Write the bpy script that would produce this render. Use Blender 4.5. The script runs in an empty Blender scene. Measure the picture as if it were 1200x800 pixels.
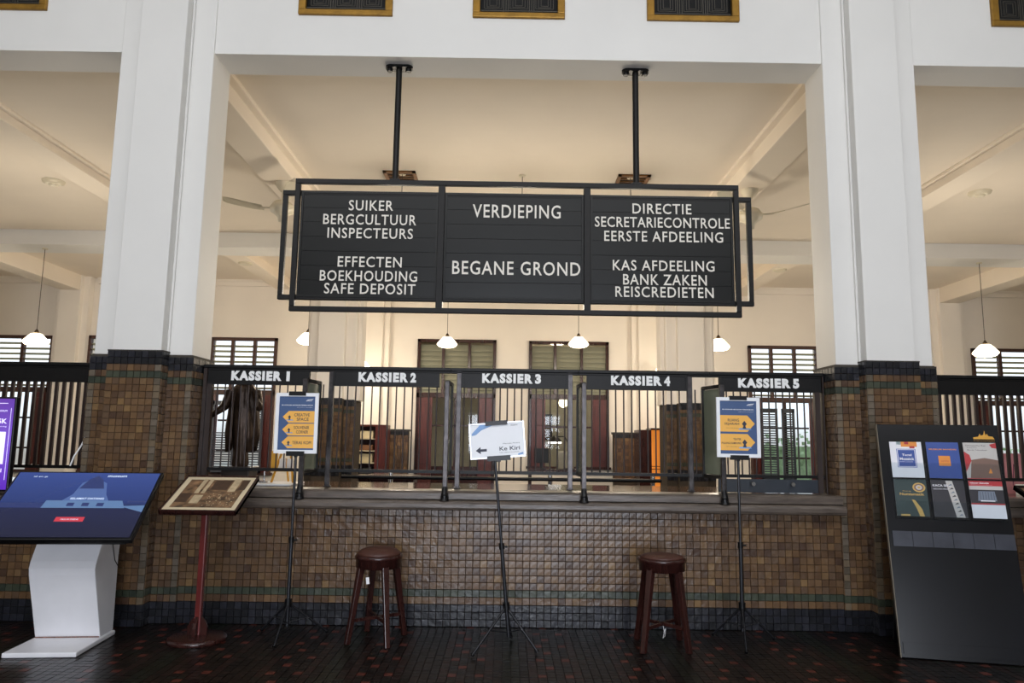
import bpy, math, random
from mathutils import Vector, Matrix
random.seed(7)
SC = bpy.context.scene
COL = SC.collection
R = math.radians
# ------------------------------------------------------------------ camera
EYE, FPX, PITCH, ROLL, YAW = 1.55, 862.0, 7.73, 0.8, 0.3
cd = bpy.data.cameras.new('camera'); cam = bpy.data.objects.new('camera', cd); COL.objects.link(cam)
cd.sensor_width = 36.0; cd.lens = FPX * 36.0 / 1200.0; cd.clip_end = 300
CM = Matrix.Rotation(-R(YAW), 3, 'Z') @ Matrix.Rotation(R(90 + PITCH), 3, 'X') @ Matrix.Rotation(R(ROLL), 3, 'Z')
cam.matrix_world = Matrix.Translation((0, 0, EYE)) @ CM.to_4x4()
SC.camera = cam
# ------------------------------------------------------------------ world
w = bpy.data.worlds.new('World'); SC.world = w; w.use_nodes = True
nt = w.node_tree; bg = nt.nodes['Background']
tc = nt.nodes.new('ShaderNodeTexCoord'); sp = nt.nodes.new('ShaderNodeSeparateXYZ'); cr = nt.nodes.new('ShaderNodeValToRGB')
mr = nt.nodes.new('ShaderNodeMapRange'); mr.inputs['From Min'].default_value = -1
nt.links.new(tc.outputs['Generated'], sp.inputs[0]); nt.links.new(sp.outputs['Z'], mr.inputs['Value'])
nt.links.new(mr.outputs[0], cr.inputs[0]); nt.links.new(cr.outputs[0], bg.inputs['Color'])
cr.color_ramp.elements[0].position = 0.0; cr.color_ramp.elements[0].color = (0.25, 0.24, 0.22, 1)
cr.color_ramp.elements[1].position = 0.52; cr.color_ramp.elements[1].color = (0.86, 0.93, 1.0, 1)
e = cr.color_ramp.elements.new(0.49); e.color = (0.30, 0.29, 0.27, 1)
bg.inputs['Strength'].default_value = 1.5
# ------------------------------------------------------------------ daylight through the entrance behind the camera, plus an added upper fill
def area(name, loc, rot, sx, sy, power, col):
    l = bpy.data.lights.new(name, 'AREA'); l.shape = 'RECTANGLE'; l.size = sx; l.size_y = sy; l.energy = power; l.color = col
    o = bpy.data.objects.new(name, l); o.location = loc; o.rotation_euler = rot; COL.objects.link(o); return o
area('daylight_upper_fill', (0, -1.6, 7.5), (R(52), 0, 0), 15, 3.2, 670, (0.97, 0.98, 1.0))  # added area light high in the closed hall, no window is built there
area('daylight_entrance', (0.4, -5.9, 1.5), (R(90), 0, 0), 5.0, 2.9, 560, (0.84, 0.89, 1.0))
SC.view_settings.view_transform = 'Standard'; SC.view_settings.look = 'None'
SC.view_settings.gamma = 1.0; SC.view_settings.use_curve_mapping = False
SC.view_settings.exposure = 0.0
# ------------------------------------------------------------------ helpers
def at(x, y, Y):
    """photo pixel -> point on the plane at distance Y"""
    d = CM @ Vector(((x - 600) / FPX, (400 - y) / FPX, -1.0))
    return Vector((0, 0, EYE)) + d * (Y / d.y)
def lin(c):
    return tuple(((v / 255) / 12.92 if v / 255 <= 0.04045 else ((v / 255 + 0.055) / 1.055) ** 2.4) for v in c) + (1.0,)
MATS = {}
def mat(name, rgb, rough=0.6, metal=0.0, var=0.08, scale=6.0, bump=0.0, emit=0.0, spec=0.5, stretch=None, bscale=None):
    if name in MATS: return MATS[name]
    m = bpy.data.materials.new(name); m.use_nodes = True; n = m.node_tree.nodes; L = m.node_tree.links
    b = n['Principled BSDF']; c = lin(rgb)
    b.inputs['Base Color'].default_value = c; b.inputs['Roughness'].default_value = rough; b.inputs['Metallic'].default_value = metal
    b.inputs['Specular IOR Level'].default_value = spec
    if var or bump:
        t = n.new('ShaderNodeTexCoord'); mp = n.new('ShaderNodeMapping'); nz = n.new('ShaderNodeTexNoise')
        nz.inputs['Scale'].default_value = scale; nz.inputs['Detail'].default_value = 4
        if stretch: mp.inputs['Scale'].default_value = stretch
        L.new(t.outputs['Object'], mp.inputs[0]); L.new(mp.outputs[0], nz.inputs['Vector'])
        r = n.new('ShaderNodeValToRGB')
        r.color_ramp.elements[0].position = 0.3; r.color_ramp.elements[1].position = 0.7
        r.color_ramp.elements[0].color = tuple(max(0, v * (1 - var)) for v in c[:3]) + (1,)
        r.color_ramp.elements[1].color = tuple(min(1, v * (1 + var)) for v in c[:3]) + (1,)
        L.new(nz.outputs['Fac'], r.inputs[0]); L.new(r.outputs[0], b.inputs['Base Color'])
        if bump:
            nb = n.new('ShaderNodeTexNoise'); nb.inputs['Scale'].default_value = bscale or scale * 3; nb.inputs['Detail'].default_value = 5
            L.new(mp.outputs[0], nb.inputs['Vector'])
            bp = n.new('ShaderNodeBump'); bp.inputs['Strength'].default_value = bump; bp.inputs['Distance'].default_value = 0.01
            L.new(nb.outputs['Fac'], bp.inputs['Height']); L.new(bp.outputs[0], b.inputs['Normal'])
    if emit:
        b.inputs['Emission Color'].default_value = c; b.inputs['Emission Strength'].default_value = emit
    MATS[name] = m; return m
def clear_mat(name, tint, gloss=0.08, rough=0.02):
    m = bpy.data.materials.new(name); m.use_nodes = True; n = m.node_tree.nodes; L = m.node_tree.links
    n.remove(n['Principled BSDF']); o = n['Material Output']
    t = n.new('ShaderNodeBsdfTransparent'); t.inputs[0].default_value = tint + (1,)
    g = n.new('ShaderNodeBsdfGlossy'); g.inputs['Roughness'].default_value = rough
    mx = n.new('ShaderNodeMixShader'); mx.inputs[0].default_value = gloss
    L.new(t.outputs[0], mx.inputs[1]); L.new(g.outputs[0], mx.inputs[2]); L.new(mx.outputs[0], o.inputs[0])
    MATS[name] = m; return m
WO = {}
def tagp(o, label=None, cat=None, group=None, kind=None):
    if label: o['label'] = label
    if cat: o['category'] = cat
    if group: o['group'] = group
    if kind: o['kind'] = kind
    return o
def thing(name, label, cat, loc=(0, 0, 0), rz=0, group=None, kind=None):
    o = bpy.data.objects.new(name, None); COL.objects.link(o); o.location = loc; o.rotation_euler = (0, 0, rz)
    o.empty_display_size = 0.1; WO[o.name] = Vector(loc)
    return tagp(o, label, cat, group, kind)
TXT = {}
def text_geo(s, bold=0.0, ext=0.0, sp_=1.0):
    k = (s, bold, ext, sp_)
    if k in TXT: return TXT[k]
    c = bpy.data.curves.new('t', 'FONT'); c.body = s; c.size = 1; c.offset = bold; c.extrude = ext; c.space_character = sp_; c.resolution_u = 3
    o = bpy.data.objects.new('t', c); COL.objects.link(o)
    bpy.context.view_layer.update()
    me = bpy.data.meshes.new_from_object(o.evaluated_get(bpy.context.evaluated_depsgraph_get()))
    V = [tuple(v.co) for v in me.vertices]; F = [tuple(p.vertices) for p in me.polygons]
    bpy.data.objects.remove(o); bpy.data.meshes.remove(me)
    x0 = min(v[0] for v in V); x1 = max(v[0] for v in V); y0 = min(v[1] for v in V); y1 = max(v[1] for v in V)
    V = [((v[0] - x0) / (x1 - x0), (v[1] - y0) / (y1 - y0), v[2]) for v in V]
    TXT[k] = (V, F); return TXT[k]
class MB:
    def __init__(s): s.V = []; s.F = []; s.M = []; s.S = []; s.mi = 0; s.sm = False
    def mat(s, i): s.mi = i; return s
    def add(s, V, F, sm=None):
        b = len(s.V); s.V += [tuple(v) for v in V]
        for f in F: s.F.append(tuple(b + i for i in f)); s.M.append(s.mi); s.S.append(s.sm if sm is None else sm)
        return s
    def box(s, x0, x1, y0, y1, z0, z1, T=None):
        if x0 > x1: x0, x1 = x1, x0
        V = [(x, y, z) for z in (z0, z1) for x, y in ((x0, y0), (x1, y0), (x1, y1), (x0, y1))]
        if T: V = [T @ Vector(v) for v in V]
        return s.add(V, [(3, 2, 1, 0), (4, 5, 6, 7), (0, 1, 5, 4), (1, 2, 6, 5), (2, 3, 7, 6), (3, 0, 4, 7)], False)
    def cbox(s, c, sx, sy, sz, T=None): return s.box(c[0] - sx / 2, c[0] + sx / 2, c[1] - sy / 2, c[1] + sy / 2, c[2] - sz / 2, c[2] + sz / 2, T)
    def tube(s, a, b, r0, r1=None, n=10, cap=True):
        a = Vector(a); b = Vector(b); r1 = r0 if r1 is None else r1
        d = (b - a).normalized(); u = d.orthogonal().normalized(); v = d.cross(u)
        V = []
        for p, r in ((a, r0), (b, r1)):
            V += [p + u * r * math.cos(2 * math.pi * i / n) + v * r * math.sin(2 * math.pi * i / n) for i in range(n)]
        s.add(V, [(i, (i + 1) % n, n + (i + 1) % n, n + i) for i in range(n)], n > 4)
        if cap: s.add(V, [tuple(range(n - 1, -1, -1)), tuple(range(n, 2 * n))], False)
        return s
    def bar(s, a, b, wx, wy, up=(0, 0, 1)):
        a = Vector(a); b = Vector(b); d = (b - a).normalized(); u = d.cross(Vector(up))
        if u.length < 1e-4: u = Vector((1, 0, 0))
        u.normalize(); v = d.cross(u)
        V = [p + u * i * wx / 2 + v * j * wy / 2 for p in (a, b) for i, j in ((-1, -1), (1, -1), (1, 1), (-1, 1))]
        return s.add(V, [(0, 1, 2, 3), (7, 6, 5, 4), (0, 4, 5, 1), (1, 5, 6, 2), (2, 6, 7, 3), (3, 7, 4, 0)], False)
    def path(s, P, r, n=8):
        for a, b in zip(P[:-1], P[1:]): s.tube(a, b, r, r, n)
        return s
    def lathe(s, c, prof, n=24, sx=1, sy=1, wav=None, cap=True):
        b = []
        for k, (r, z) in enumerate(prof):
            for i in range(n):
                a = 2 * math.pi * i / n; q = 1 + (wav(a, z) if wav else 0)
                b.append((c[0] + r * q * sx * math.cos(a), c[1] + r * q * sy * math.sin(a), c[2] + z))
        m = len(prof); F = [(k * n + i, k * n + (i + 1) % n, (k + 1) * n + (i + 1) % n, (k + 1) * n + i) for k in range(m - 1) for i in range(n)]
        s.add(b, F, True)
        if cap: s.add(b, [tuple(range(n - 1, -1, -1)), tuple(range((m - 1) * n, m * n))], False)
        return s
    def prism(s, P, ax, a0, a1):
        """P: outline in the two other axes; ax: extrusion axis"""
        def mk(p, a): return {0: (a, p[0], p[1]), 1: (p[0], a, p[1]), 2: (p[0], p[1], a)}[ax]
        n = len(P); V = [mk(p, a0) for p in P] + [mk(p, a1) for p in P]
        return s.add(V, [tuple(range(n - 1, -1, -1)), tuple(range(n, 2 * n))] + [(i, (i + 1) % n, n + (i + 1) % n, n + i) for i in range(n)], False)
    # flat print on a panel: frame = (origin, U, V, N)
    def poly(s, fr, P, lift=0.0006):
        O, U, V, N = fr
        return s.add([O + U * p[0] + V * p[1] + N * lift for p in P], [tuple(range(len(P)))], False)
    def rect(s, fr, u0, u1, v0, v1, lift=0.0006): return s.poly(fr, [(u0, v0), (u1, v0), (u1, v1), (u0, v1)], lift)
    def text(s, fr, t, u0, u1, v0, v1, lift=0.0012, bold=0.0, ext=0.0, sp_=1.0):
        O, U, V, N = fr; TV, F = text_geo(t, bold, 1.0 if ext else 0.0, sp_)
        return s.add([O + U * (u0 + (u1 - u0) * v[0]) + V * (v0 + (v1 - v0) * v[1]) + N * (lift + v[2] * ext) for v in TV], F, False)
    def build(s, name, mats, parent=None, local=False, bevel=0.0, orig=None):
        me = bpy.data.meshes.new(name)
        off = Vector((0, 0, 0))
        if parent is not None and not local: off = WO[parent.name]
        o_ = Vector(orig) if orig is not None else None
        V = [tuple(Vector(v) - (o_ if o_ is not None else off)) for v in s.V]
        me.from_pydata(V, [], s.F)
        for m in (mats if isinstance(mats, (list, tuple)) else [mats]): me.materials.append(m)
        me.polygons.foreach_set('material_index', s.M); me.polygons.foreach_set('use_smooth', s.S); me.update()
        o = bpy.data.objects.new(name, me); COL.objects.link(o)
        if parent is not None: o.parent = parent
        if o_ is not None: o.location = o_ - (off if not local else Vector((0, 0, 0)))
        WO[o.name] = (o_ if o_ is not None else off)
        if bevel:
            b = o.modifiers.new('bevel', 'BEVEL'); b.width = bevel; b.segments = 2; b.limit_method = 'ANGLE'; b.angle_limit = R(40)
        return o
def frame_xz(x0, z0, y):  # panel facing the camera side (-Y)
    return (Vector((x0, y, z0)), Vector((1, 0, 0)), Vector((0, 0, 1)), Vector((0, -1, 0)))
# ------------------------------------------------------------------ materials
PAINT = mat('white_paint', (226, 224, 219), 0.6, var=0.03, scale=1.2, bump=0.12, bscale=9)
PAINTW = mat('cream_paint', (236, 228, 217), 0.65, var=0.03, scale=1.0, bump=0.08, bscale=8)
CEIL = mat('ceiling_paint', (232, 220, 203), 0.75, var=0.04, scale=0.7)
GROUT = mat('grout', (62, 52, 42), 0.8, var=0.15, scale=20)
IRON = mat('black_iron', (18, 17, 17), 0.42, var=0.15, scale=14, bump=0.1, spec=0.25)
WORN = mat('worn_iron', (66, 62, 62), 0.30, metal=0.5, var=0.45, scale=16, bump=0.2)
SLAT = mat('slat_black', (17, 18, 17), 0.36, var=0.1, scale=5, spec=0.28)
LETTER = mat('letter_white', (232, 226, 215), 0.5, var=0.03)
LETTERK = mat('letter_kassier', (240, 240, 238), 0.5, var=0.03)
MAHO = mat('mahogany', (84, 36, 32), 0.32, var=0.35, scale=5, stretch=(6, 6, 0.6))
MAHOD = mat('dark_mahogany', (50, 25, 22), 0.22, var=0.3, scale=5, stretch=(5, 5, 0.7))
CUSH = mat('brown_cushion', (72, 42, 34), 0.45, var=0.12, scale=8, bump=0.15, bscale=50)
LEDGE = mat('counter_ledge_stone', (92, 82, 74), 0.28, var=0.40, scale=7, bump=0.3, stretch=(0.6, 3, 5))
WORKTOP = mat('polished_worktop', (60, 42, 28), 0.10, var=0.2, scale=3)
BRASS = mat('brass', (150, 112, 42), 0.4, metal=0.55, var=0.2, scale=15)
STEEL = mat('black_steel_tube', (48, 49, 53), 0.3, metal=0.6, var=0.08)
CHROME = mat('chrome', (190, 190, 190), 0.2, metal=0.95, var=0.05)
GALV = mat('grey_blue_panel', (46, 52, 60), 0.35, var=0.15)
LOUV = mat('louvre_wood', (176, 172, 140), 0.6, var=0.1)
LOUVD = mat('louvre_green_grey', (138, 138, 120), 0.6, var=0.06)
WHITEP = mat('white_lacquer', (226, 226, 230), 0.35, var=0.03)
BLACKP = mat('black_plastic', (13, 13, 15), 0.35, var=0.05, spec=0.3)
BLACKB = mat('black_gloss_board', (12, 13, 17), 0.25, var=0.3, scale=2, spec=0.28)
BRONZE = mat('dark_bronze', (58, 44, 34), 0.4, metal=0.55, var=0.45, scale=12, bump=0.4)
FLOORB = mat('floor_joint', (16, 14, 13), 0.5, var=0.2)
GLASS = clear_mat('window_glass', (0.96, 0.98, 0.98), 0.025)
ACRYL = clear_mat('clear_acrylic', (0.93, 0.95, 0.96), 0.025, 0.08)
FROST = mat('green_grey_glass', (120, 126, 108), 0.15, var=0.08, scale=3)
SHADE = mat('lamp_shade_glow', (255, 236, 200), 0.5, var=0, emit=5.0)
GOLD = mat('gold_wood', (206, 150, 40), 0.4, var=0.1)
FANW = mat('fan_cream', (214, 204, 180), 0.4, var=0.05)
PAPER = mat('white_paper', (236, 236, 238), 0.5, var=0.02)
# glazed tile palettes
BR = [mat('tile_brown_%d' % i, c, 0.29, var=0.16, scale=18, bump=0.5, bscale=26) for i, c in enumerate([
    (104, 79, 54), (95, 71, 48), (86, 64, 45), (108, 84, 58), (80, 60, 44), (98, 75, 54), (90, 70, 53), (120, 94, 62), (72, 53, 41)])]
NV = [mat('tile_navy_%d' % i, c, 0.28, var=0.15, scale=18, bump=0.4, bscale=26) for i, c in enumerate([(27, 28, 33), (34, 35, 42), (23, 24, 28)])]
GN = [mat('tile_green_%d' % i, c, 0.32, var=0.15, scale=18, bump=0.4, bscale=26) for i, c in enumerate([(54, 60, 48), (62, 67, 54), (48, 54, 45)])]
CN = [mat('tile_corner_%d' % i, c, 0.25, var=0.2, scale=18, bump=0.5, bscale=26) for i, c in enumerate([(102, 92, 80), (88, 79, 67), (106, 92, 74)])]
FLT = [mat('floor_tile_%d' % i, c, 0.30, var=0.12, scale=18, bump=0.2, bscale=20, spec=0.35) for i, c in enumerate([
    (21, 16, 14), (16, 13, 12), (27, 19, 17), (19, 22, 18), (24, 27, 21), (86, 42, 34), (36, 22, 20), (13, 11, 11)])]
TILES = BR + NV + GN + CN
def pick(kind):
    if kind == 'b': return random.choices(range(9), weights=[5, 5, 5, 3, 3, 5, 5, 1, 2])[0]
    if kind == 'n': return 9 + random.randrange(3)
    if kind == 'g': return 12 + random.randrange(3)
    return 15 + random.randrange(3)
# ------------------------------------------------------------------ tile machinery
TM = {}
def tile_mesh(w_, h_, mi):
    k = (round(w_, 4), round(h_, 4), mi)
    if k in TM: return TM[k]
    a, b = w_ / 2 - 0.0014, h_ / 2 - 0.0014; c, d = a - 0.0025, b - 0.0025
    me = bpy.data.meshes.new('tile')
    me.from_pydata([(-a, 0, -b), (a, 0, -b), (a, 0, b), (-a, 0, b), (-a, -0.009, -b), (a, -0.009, -b), (a, -0.009, b), (-a, -0.009, b),
                    (-c, -0.012, -d), (c, -0.012, -d), (c, -0.012, d), (-c, -0.012, d)], [],
                   [(0, 1, 5, 4), (1, 2, 6, 5), (2, 3, 7, 6), (3, 0, 4, 7), (4, 5, 9, 8), (5, 6, 10, 9), (6, 7, 11, 10), (7, 4, 8, 11), (8, 9, 10, 11)])
    me.materials.append(TILES[mi]); me.update(); TM[k] = me; return me
def tile_field(parent, stuff, O, U, N, width, height, rowkind, ts=0.06, single=None, corner=None):
    """grid of glazed tiles on a vertical face; O lower-left corner, U along, N outward.
    single(c, r) -> True: that tile is an object of its own, else it goes into the stuff mesh"""
    nc = max(1, round(width / ts)); nr = max(1, round(height / ts)); tw = width / nc; th = height / nr
    ang = math.atan2(U.y, U.x)
    for r in range(nr):
        for c in range(nc):
            k = rowkind(r, nr)
            if corner and corner(c, nc) and k == 'b': k = 'c'
            mi = pick(k); me = tile_mesh(tw, th, mi)
            p = O + U * (c + 0.5) * tw + Vector((0, 0, (r + 0.5) * th)) + N * random.uniform(0, 0.0022)
            rx, rzz = random.gauss(0, 0.012), random.gauss(0, 0.012)
            M = Matrix.Translation(p) @ Matrix.Rotation(ang + rzz, 4, 'Z') @ Matrix.Rotation(rx, 4, 'X')
            if single and single(c, r):
                o = bpy.data.objects.new('tile', me); COL.objects.link(o); o.parent = parent
                o.matrix_local = Matrix.Translation(-WO[parent.name]) @ M
            else:
                stuff.mi = mi; stuff.add([M @ v.co for v in me.vertices], [tuple(q.vertices) for q in me.polygons], False)
def rk_counter(r, n): return 'n' if r < 3 else 'g' if r == 4 else 'b'
def rk_pier(r, n): return 'n' if r < 3 or r >= n - 2 else 'g' if r in (4, n - 4) else 'b'
# ================================================================== SETTING
XC = 0.06
PX = [XC - 10.45, XC - 3.27, XC + 3.27, XC + 10.45]
def struct(name, mb, m, parent=None, **k):
    o = mb.build(name, m, parent, **k)
    if parent is None: o['kind'] = 'structure'
    return o
fl = struct('floor', MB().box(-14, 14, -6.5, 17.6, -0.2, -0.012), FLOORB)
ft = MB()
ts = 0.0605
for j in range(52):
    for i in range(-96, 97):
        x = i * ts + 0.02; y = 6.44 - j * ts
        if i % 20 in (0, 1): k = random.choice((3, 4))
        elif j % 9 == 5: k = random.choice((0, 3, 2))
        elif (j % 6 == 3 and i % 10 in (4, 7)) or (j % 6 == 0 and i % 10 == 5): k = 5
        elif (i % 10 in (3, 8)): k = 6 if (j % 3) else 2
        else: k = random.choice((0, 1, 1, 7, 2, 0))
        a = ts / 2 - 0.0022; z = -0.0025 + random.uniform(0, 0.0018); tx = random.gauss(0, 0.0006)
        ft.mi = k
        ft.add([(x - a, y - a, -0.013), (x + a, y - a, -0.013), (x + a, y + a, -0.013), (x - a, y + a, -0.013),
                (x - a, y - a, z - tx), (x + a, y - a, z), (x + a, y + a, z + tx), (x - a, y + a, z)],
               [(0, 1, 5, 4), (1, 2, 6, 5), (2, 3, 7, 6), (3, 0, 4, 7), (4, 5, 6, 7)], False)
o = ft.build('floor_tile', FLT, fl); o['kind'] = 'stuff'
# front hall shell (behind / around the camera)
struct('wall_left', MB().box(-14.2, -14, -6.5, 17.8, -0.2, 8.2), PAINTW)
struct('wall_right', MB().box(14, 14.2, -6.5, 17.8, -0.2, 8.2), PAINTW)
struct('wall_rear', MB().box(-14, -2.2, -6.5, -6.3, 0, 8.2).box(3.0, 14, -6.5, -6.3, 0, 8.2).box(-2.2, 3.0, -6.5, -6.3, 3.1, 8.2), PAINT)
struct('ceiling_front_hall', MB().box(-14, 14, -6.5, 6.9, 8.0, 8.2), PAINT)
# upper wall and lintel over the counters, stepped round the ventilation grilles
GR = [(-5.25, -4.38), (-2.02, -1.135), (-0.38, 0.49), (1.265, 2.138), (4.53, 5.4)]
wf = MB(); YF = 6.47; YB = 6.86
wf.box(-14, 14, YF, YB, 5.10, 5.50).box(-14, 14, YF, YB, 5.93, 8.0)
xs = [-14] + [v for g in GR for v in g] + [14]
for i in range(0, len(xs), 2): wf.box(xs[i], xs[i + 1], YF, YB, 5.50, 5.93)
struct('wall_front', wf, PAINT)
struct('ceiling', MB().box(-14, 14, 6.86, 17.8, 5.32, 5.5), CEIL)
for n, g in enumerate(GR):
    lab = ['brass-framed lattice vent in the upper wall, farthest left', 'brass-framed lattice vent above the left hanging rod',
           'brass-framed lattice vent in the middle of the upper wall', 'brass-framed lattice vent above the right hanging rod',
           'brass-framed lattice vent in the upper wall, farthest right'][n]
    g0, g1 = g; t = thing('wall_vent', lab, 'vent', ((g0 + g1) / 2, YF, 5.50), group='brass vents in the upper wall')
    f = MB(); bw = 0.07
    f.box(g0, g1, YF - 0.03, YF + 0.02, 5.50, 5.50 + bw * .75).box(g0, g1, YF - 0.03, YF + 0.02, 5.93 - bw, 5.93)
    f.box(g0, g0 + bw, YF - 0.03, YF + 0.02, 5.55, 5.86).box(g1 - bw, g1, YF - 0.03, YF + 0.02, 5.55, 5.86)
    f.build('frame', BRASS, t, bevel=0.008)
    MB().box(g0 + .01, g1 - .01, YF + 0.1, YF + 0.12, 5.51, 5.92).build('backing', mat('vent_dark', (14, 13, 13), 0.7), t)
    l = MB(); a0, a1, b0, b1 = g0 + bw, g1 - bw, 5.50 + bw * .75, 5.93 - bw; W_ = a1 - a0
    for k in range(3):
        cx = a0 + W_ * (k + .5) / 3
        for q in (0.035, 0.06, 0.085):
            l.box(cx - q, cx + q, YF, YF + .008, b0 + .1 - q * .6, b0 + .104 - q * .6).box(cx - q, cx + q, YF, YF + .008, b0 + .16 + q * .8, b0 + .164 + q * .8)
            l.box(cx - q, cx - q + .004, YF, YF + .008, b0 + .1 - q * .6, b0 + .16 + q * .8).box(cx + q - .004, cx + q, YF, YF + .008, b0 + .1 - q * .6, b0 + .16 + q * .8)
    for k in range(1, 3):
        for q in (-.022, 0, .022): l.box(a0 + W_ * k / 3 + q - .003, a0 + W_ * k / 3 + q + .003, YF, YF + .01, b0, b1)
    l.box(a0, a1, YF, YF + .01, b0 + .025, b0 + .031)
    l.build('lattice', mat('vent_lattice', (88, 84, 76), 0.4, metal=.4), t)
# piers
def pier(x, n, main_single, flank_side):
    s = 1 if x < 0 else -1   # +1: inner side is to the right
    root = thing('pier', None, None, (x, 6.45, 0), kind='structure')
    sh = MB()
    sh.box(x - .43, x + .43, 6.45, YB, 2.26, 8.0).box(x - .213, x + .213, 6.33, 6.46, 2.26, 8.0)
    sh.box(x - .235, x - .213, 6.425, 6.45, 2.26, 8.0).box(x + .213, x + .235, 6.425, 6.45, 2.26, 8.0)
    sh.build('shaft', PAINT, root, bevel=0.008)
    MB().box(x - .44, x + .44, 6.445, 6.885, 0, 2.262).box(x - .225, x + .225, 6.322, 6.46, 0, 2.262).build('core', GROUT, root)
    stf = MB()
    X = Vector((1, 0, 0)); Z = Vector((0, 0, 1)); NY = Vector((0, -1, 0))
    tile_field(root, stf, Vector((x - .235, 6.322, 0)), X, NY, .47, 2.28, rk_pier, .0588, main_single, (lambda c, nc: c == nc - 1) if s > 0 else (lambda c, nc: c == 0))
    for q in (-1, 1):
        xa = x + q * .235 if q > 0 else x - .45
        inner = (q == s)
        tile_field(root, stf, Vector((xa, 6.445, 0)), X, NY, .215, 2.24, rk_pier, .0588, (lambda c, r: r >= 17) if inner else None,
                   ((lambda c, nc: c == nc - 1) if q > 0 else (lambda c, nc: c == 0)))
        # side of the projecting strip and reveals
        if q > 0:
            tile_field(root, stf, Vector((x + .225, 6.322, 0)), Vector((0, 1, 0)), X, .12, 2.28, rk_pier, .06)
            tile_field(root, stf, Vector((x + .44, 6.435, 0)), Vector((0, 1, 0)), X, .44, 2.24, rk_pier, .0588)
        else:
            tile_field(root, stf, Vector((x - .225, 6.442, 0)), Vector((0, -1, 0)), -X, .12, 2.28, rk_pier, .06)
            tile_field(root, stf, Vector((x - .44, 6.875, 0)), Vector((0, -1, 0)), -X, .44, 2.24, rk_pier, .0588)
    stf.build('tile', TILES, root)['kind'] = 'stuff'
    MB().box(x - .452, x + .452, 6.435, 6.895, 2.238, 2.255).box(x - .238, x + .238, 6.312, 6.45, 2.276, 2.288).build('cap_mortar', mat('mortar_cap', (60, 55, 48), .8), root)
pier(PX[1], 1, lambda c, r: r >= 14, 1)
pier(PX[2], 2, lambda c, r: r >= 14, -1)
for x in (PX[0], PX[3]):
    root = thing('pier', None, None, (x, 6.45, 0), kind='structure')
    MB().box(x - .43, x + .43, 6.45, YB, 2.26, 8.0).box(x - .213, x + .213, 6.33, 6.46, 2.26, 8.0).build('shaft', PAINT, root)
    MB().box(x - .45, x + .45, 6.44, 6.88, 0, 2.26).box(x - .235, x + .235, 6.31, 6.46, 0, 2.28).build('core', BR[1], root)
# back hall pillars, beams
for k, x in enumerate(PX):
    root = thing('pier', None, None, (x, 13.3, 0), kind='structure')
    MB().box(x - .43, x + .43, 13.4, 14.0, 2.25, 5.32).box(x - .24, x + .24, 13.25, 14.15, 2.25, 5.32).box(x - .5, x + .5, 13.55, 13.9, 2.25, 5.32).build('shaft', PAINTW, root, bevel=0.01)
    c = MB().box(x - .44, x + .44, 13.39, 14.01, 0, 2.25).box(x - .25, x + .25, 13.24, 14.16, 0, 2.27); c.build('core', GROUT, root)
    st = MB(); X = Vector((1, 0, 0)); NY = Vector((0, -1, 0))
    if abs(x) < 5:
        tile_field(root, st, Vector((x - .25, 13.24, .9)), X, NY, .5, 1.38, rk_pier, .0625)
        for q in (-.44, .25): tile_field(root, st, Vector((x + q, 13.39, .9)), X, NY, .19, 1.36, rk_pier, .0625)
        st.build('tile', TILES, root)['kind'] = 'stuff'
b = MB().box(-14, 14, 13.3, 13.95, 5.04, 5.33); struct('transverse_beam', b, PAINT, bevel=0.01)
for s in (0, 1, 2, 3):
    x = PX[s]
    struct('ceiling_beam', MB().box(x - .215, x + .215, 6.86, 13.3, 5.08, 5.33).box(x - .3, x + .3, 6.86, 13.3, 5.27, 5.33), CEIL, bevel=0.01)
    struct('ceiling_beam', MB().box(x - .23, x + .23, 13.95, 17.5, 4.96, 5.33), CEIL, bevel=0.01)
for s in (-1, 1):
    x = XC + s * 6.18
    struct('ceiling_beam', MB().box(x - .2, x + .2, 6.86, 13.3, 5.17, 5.33).box(x - .26, x + .26, 6.86, 13.3, 5.28, 5.33), CEIL, bevel=0.01)
    x = XC + s * 5.5
    struct('ceiling_beam', MB().box(x - .2, x + .2, 13.95, 17.5, 5.12, 5.33), CEIL, bevel=0.01)
# back wall with openings
OP = [(-13.0, -10.83, .7, 3.90), (-10.02, -8.75, .7, 3.92), (-7.1, -5.51, .7, 3.92), (-2.16, -.28, 0.0, 3.95), (.50, 2.41, .93, 3.94),
      (5.75, 7.44, .7, 3.91), (8.9, 10.16, .7, 3.95), (11.13, 13.2, .7, 3.92)]
wb = MB(); last = -14
for (a, b_, z0, z1) in OP:
    wb.box(last, a, 17.5, 17.8, 0, 5.5); last = b_
    wb.box(a, b_, 17.5, 17.8, z1, 5.5)
    if z0 > 0: wb.box(a, b_, 17.5, 17.8, 0, z0)
wb.box(last, 14, 17.5, 17.8, 0, 5.5)
struct('wall_back', wb, PAINTW)
for k, x in enumerate(PX):
    struct('back_pilaster', MB().box(x - .39, x + .39, 17.3, 17.5, 0, 5.33).box(x - .25, x + .25, 17.18, 17.31, 0, 5.33), PAINTW, bevel=0.01)
cx = [(-14, PX[0] - .5), (PX[0] + .5, PX[1] - .5), (PX[1] + .5, PX[2] - .5), (PX[2] + .5, PX[3] - .5), (PX[3] + .5, 14)]
for n, (a, b_) in enumerate(cx): struct('trim_%d' % (n + 1), MB().box(a, b_, 17.42, 17.5, 5.17, 5.32).box(a, b_, 17.38, 17.5, 5.27, 5.32), PAINTW)
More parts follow.
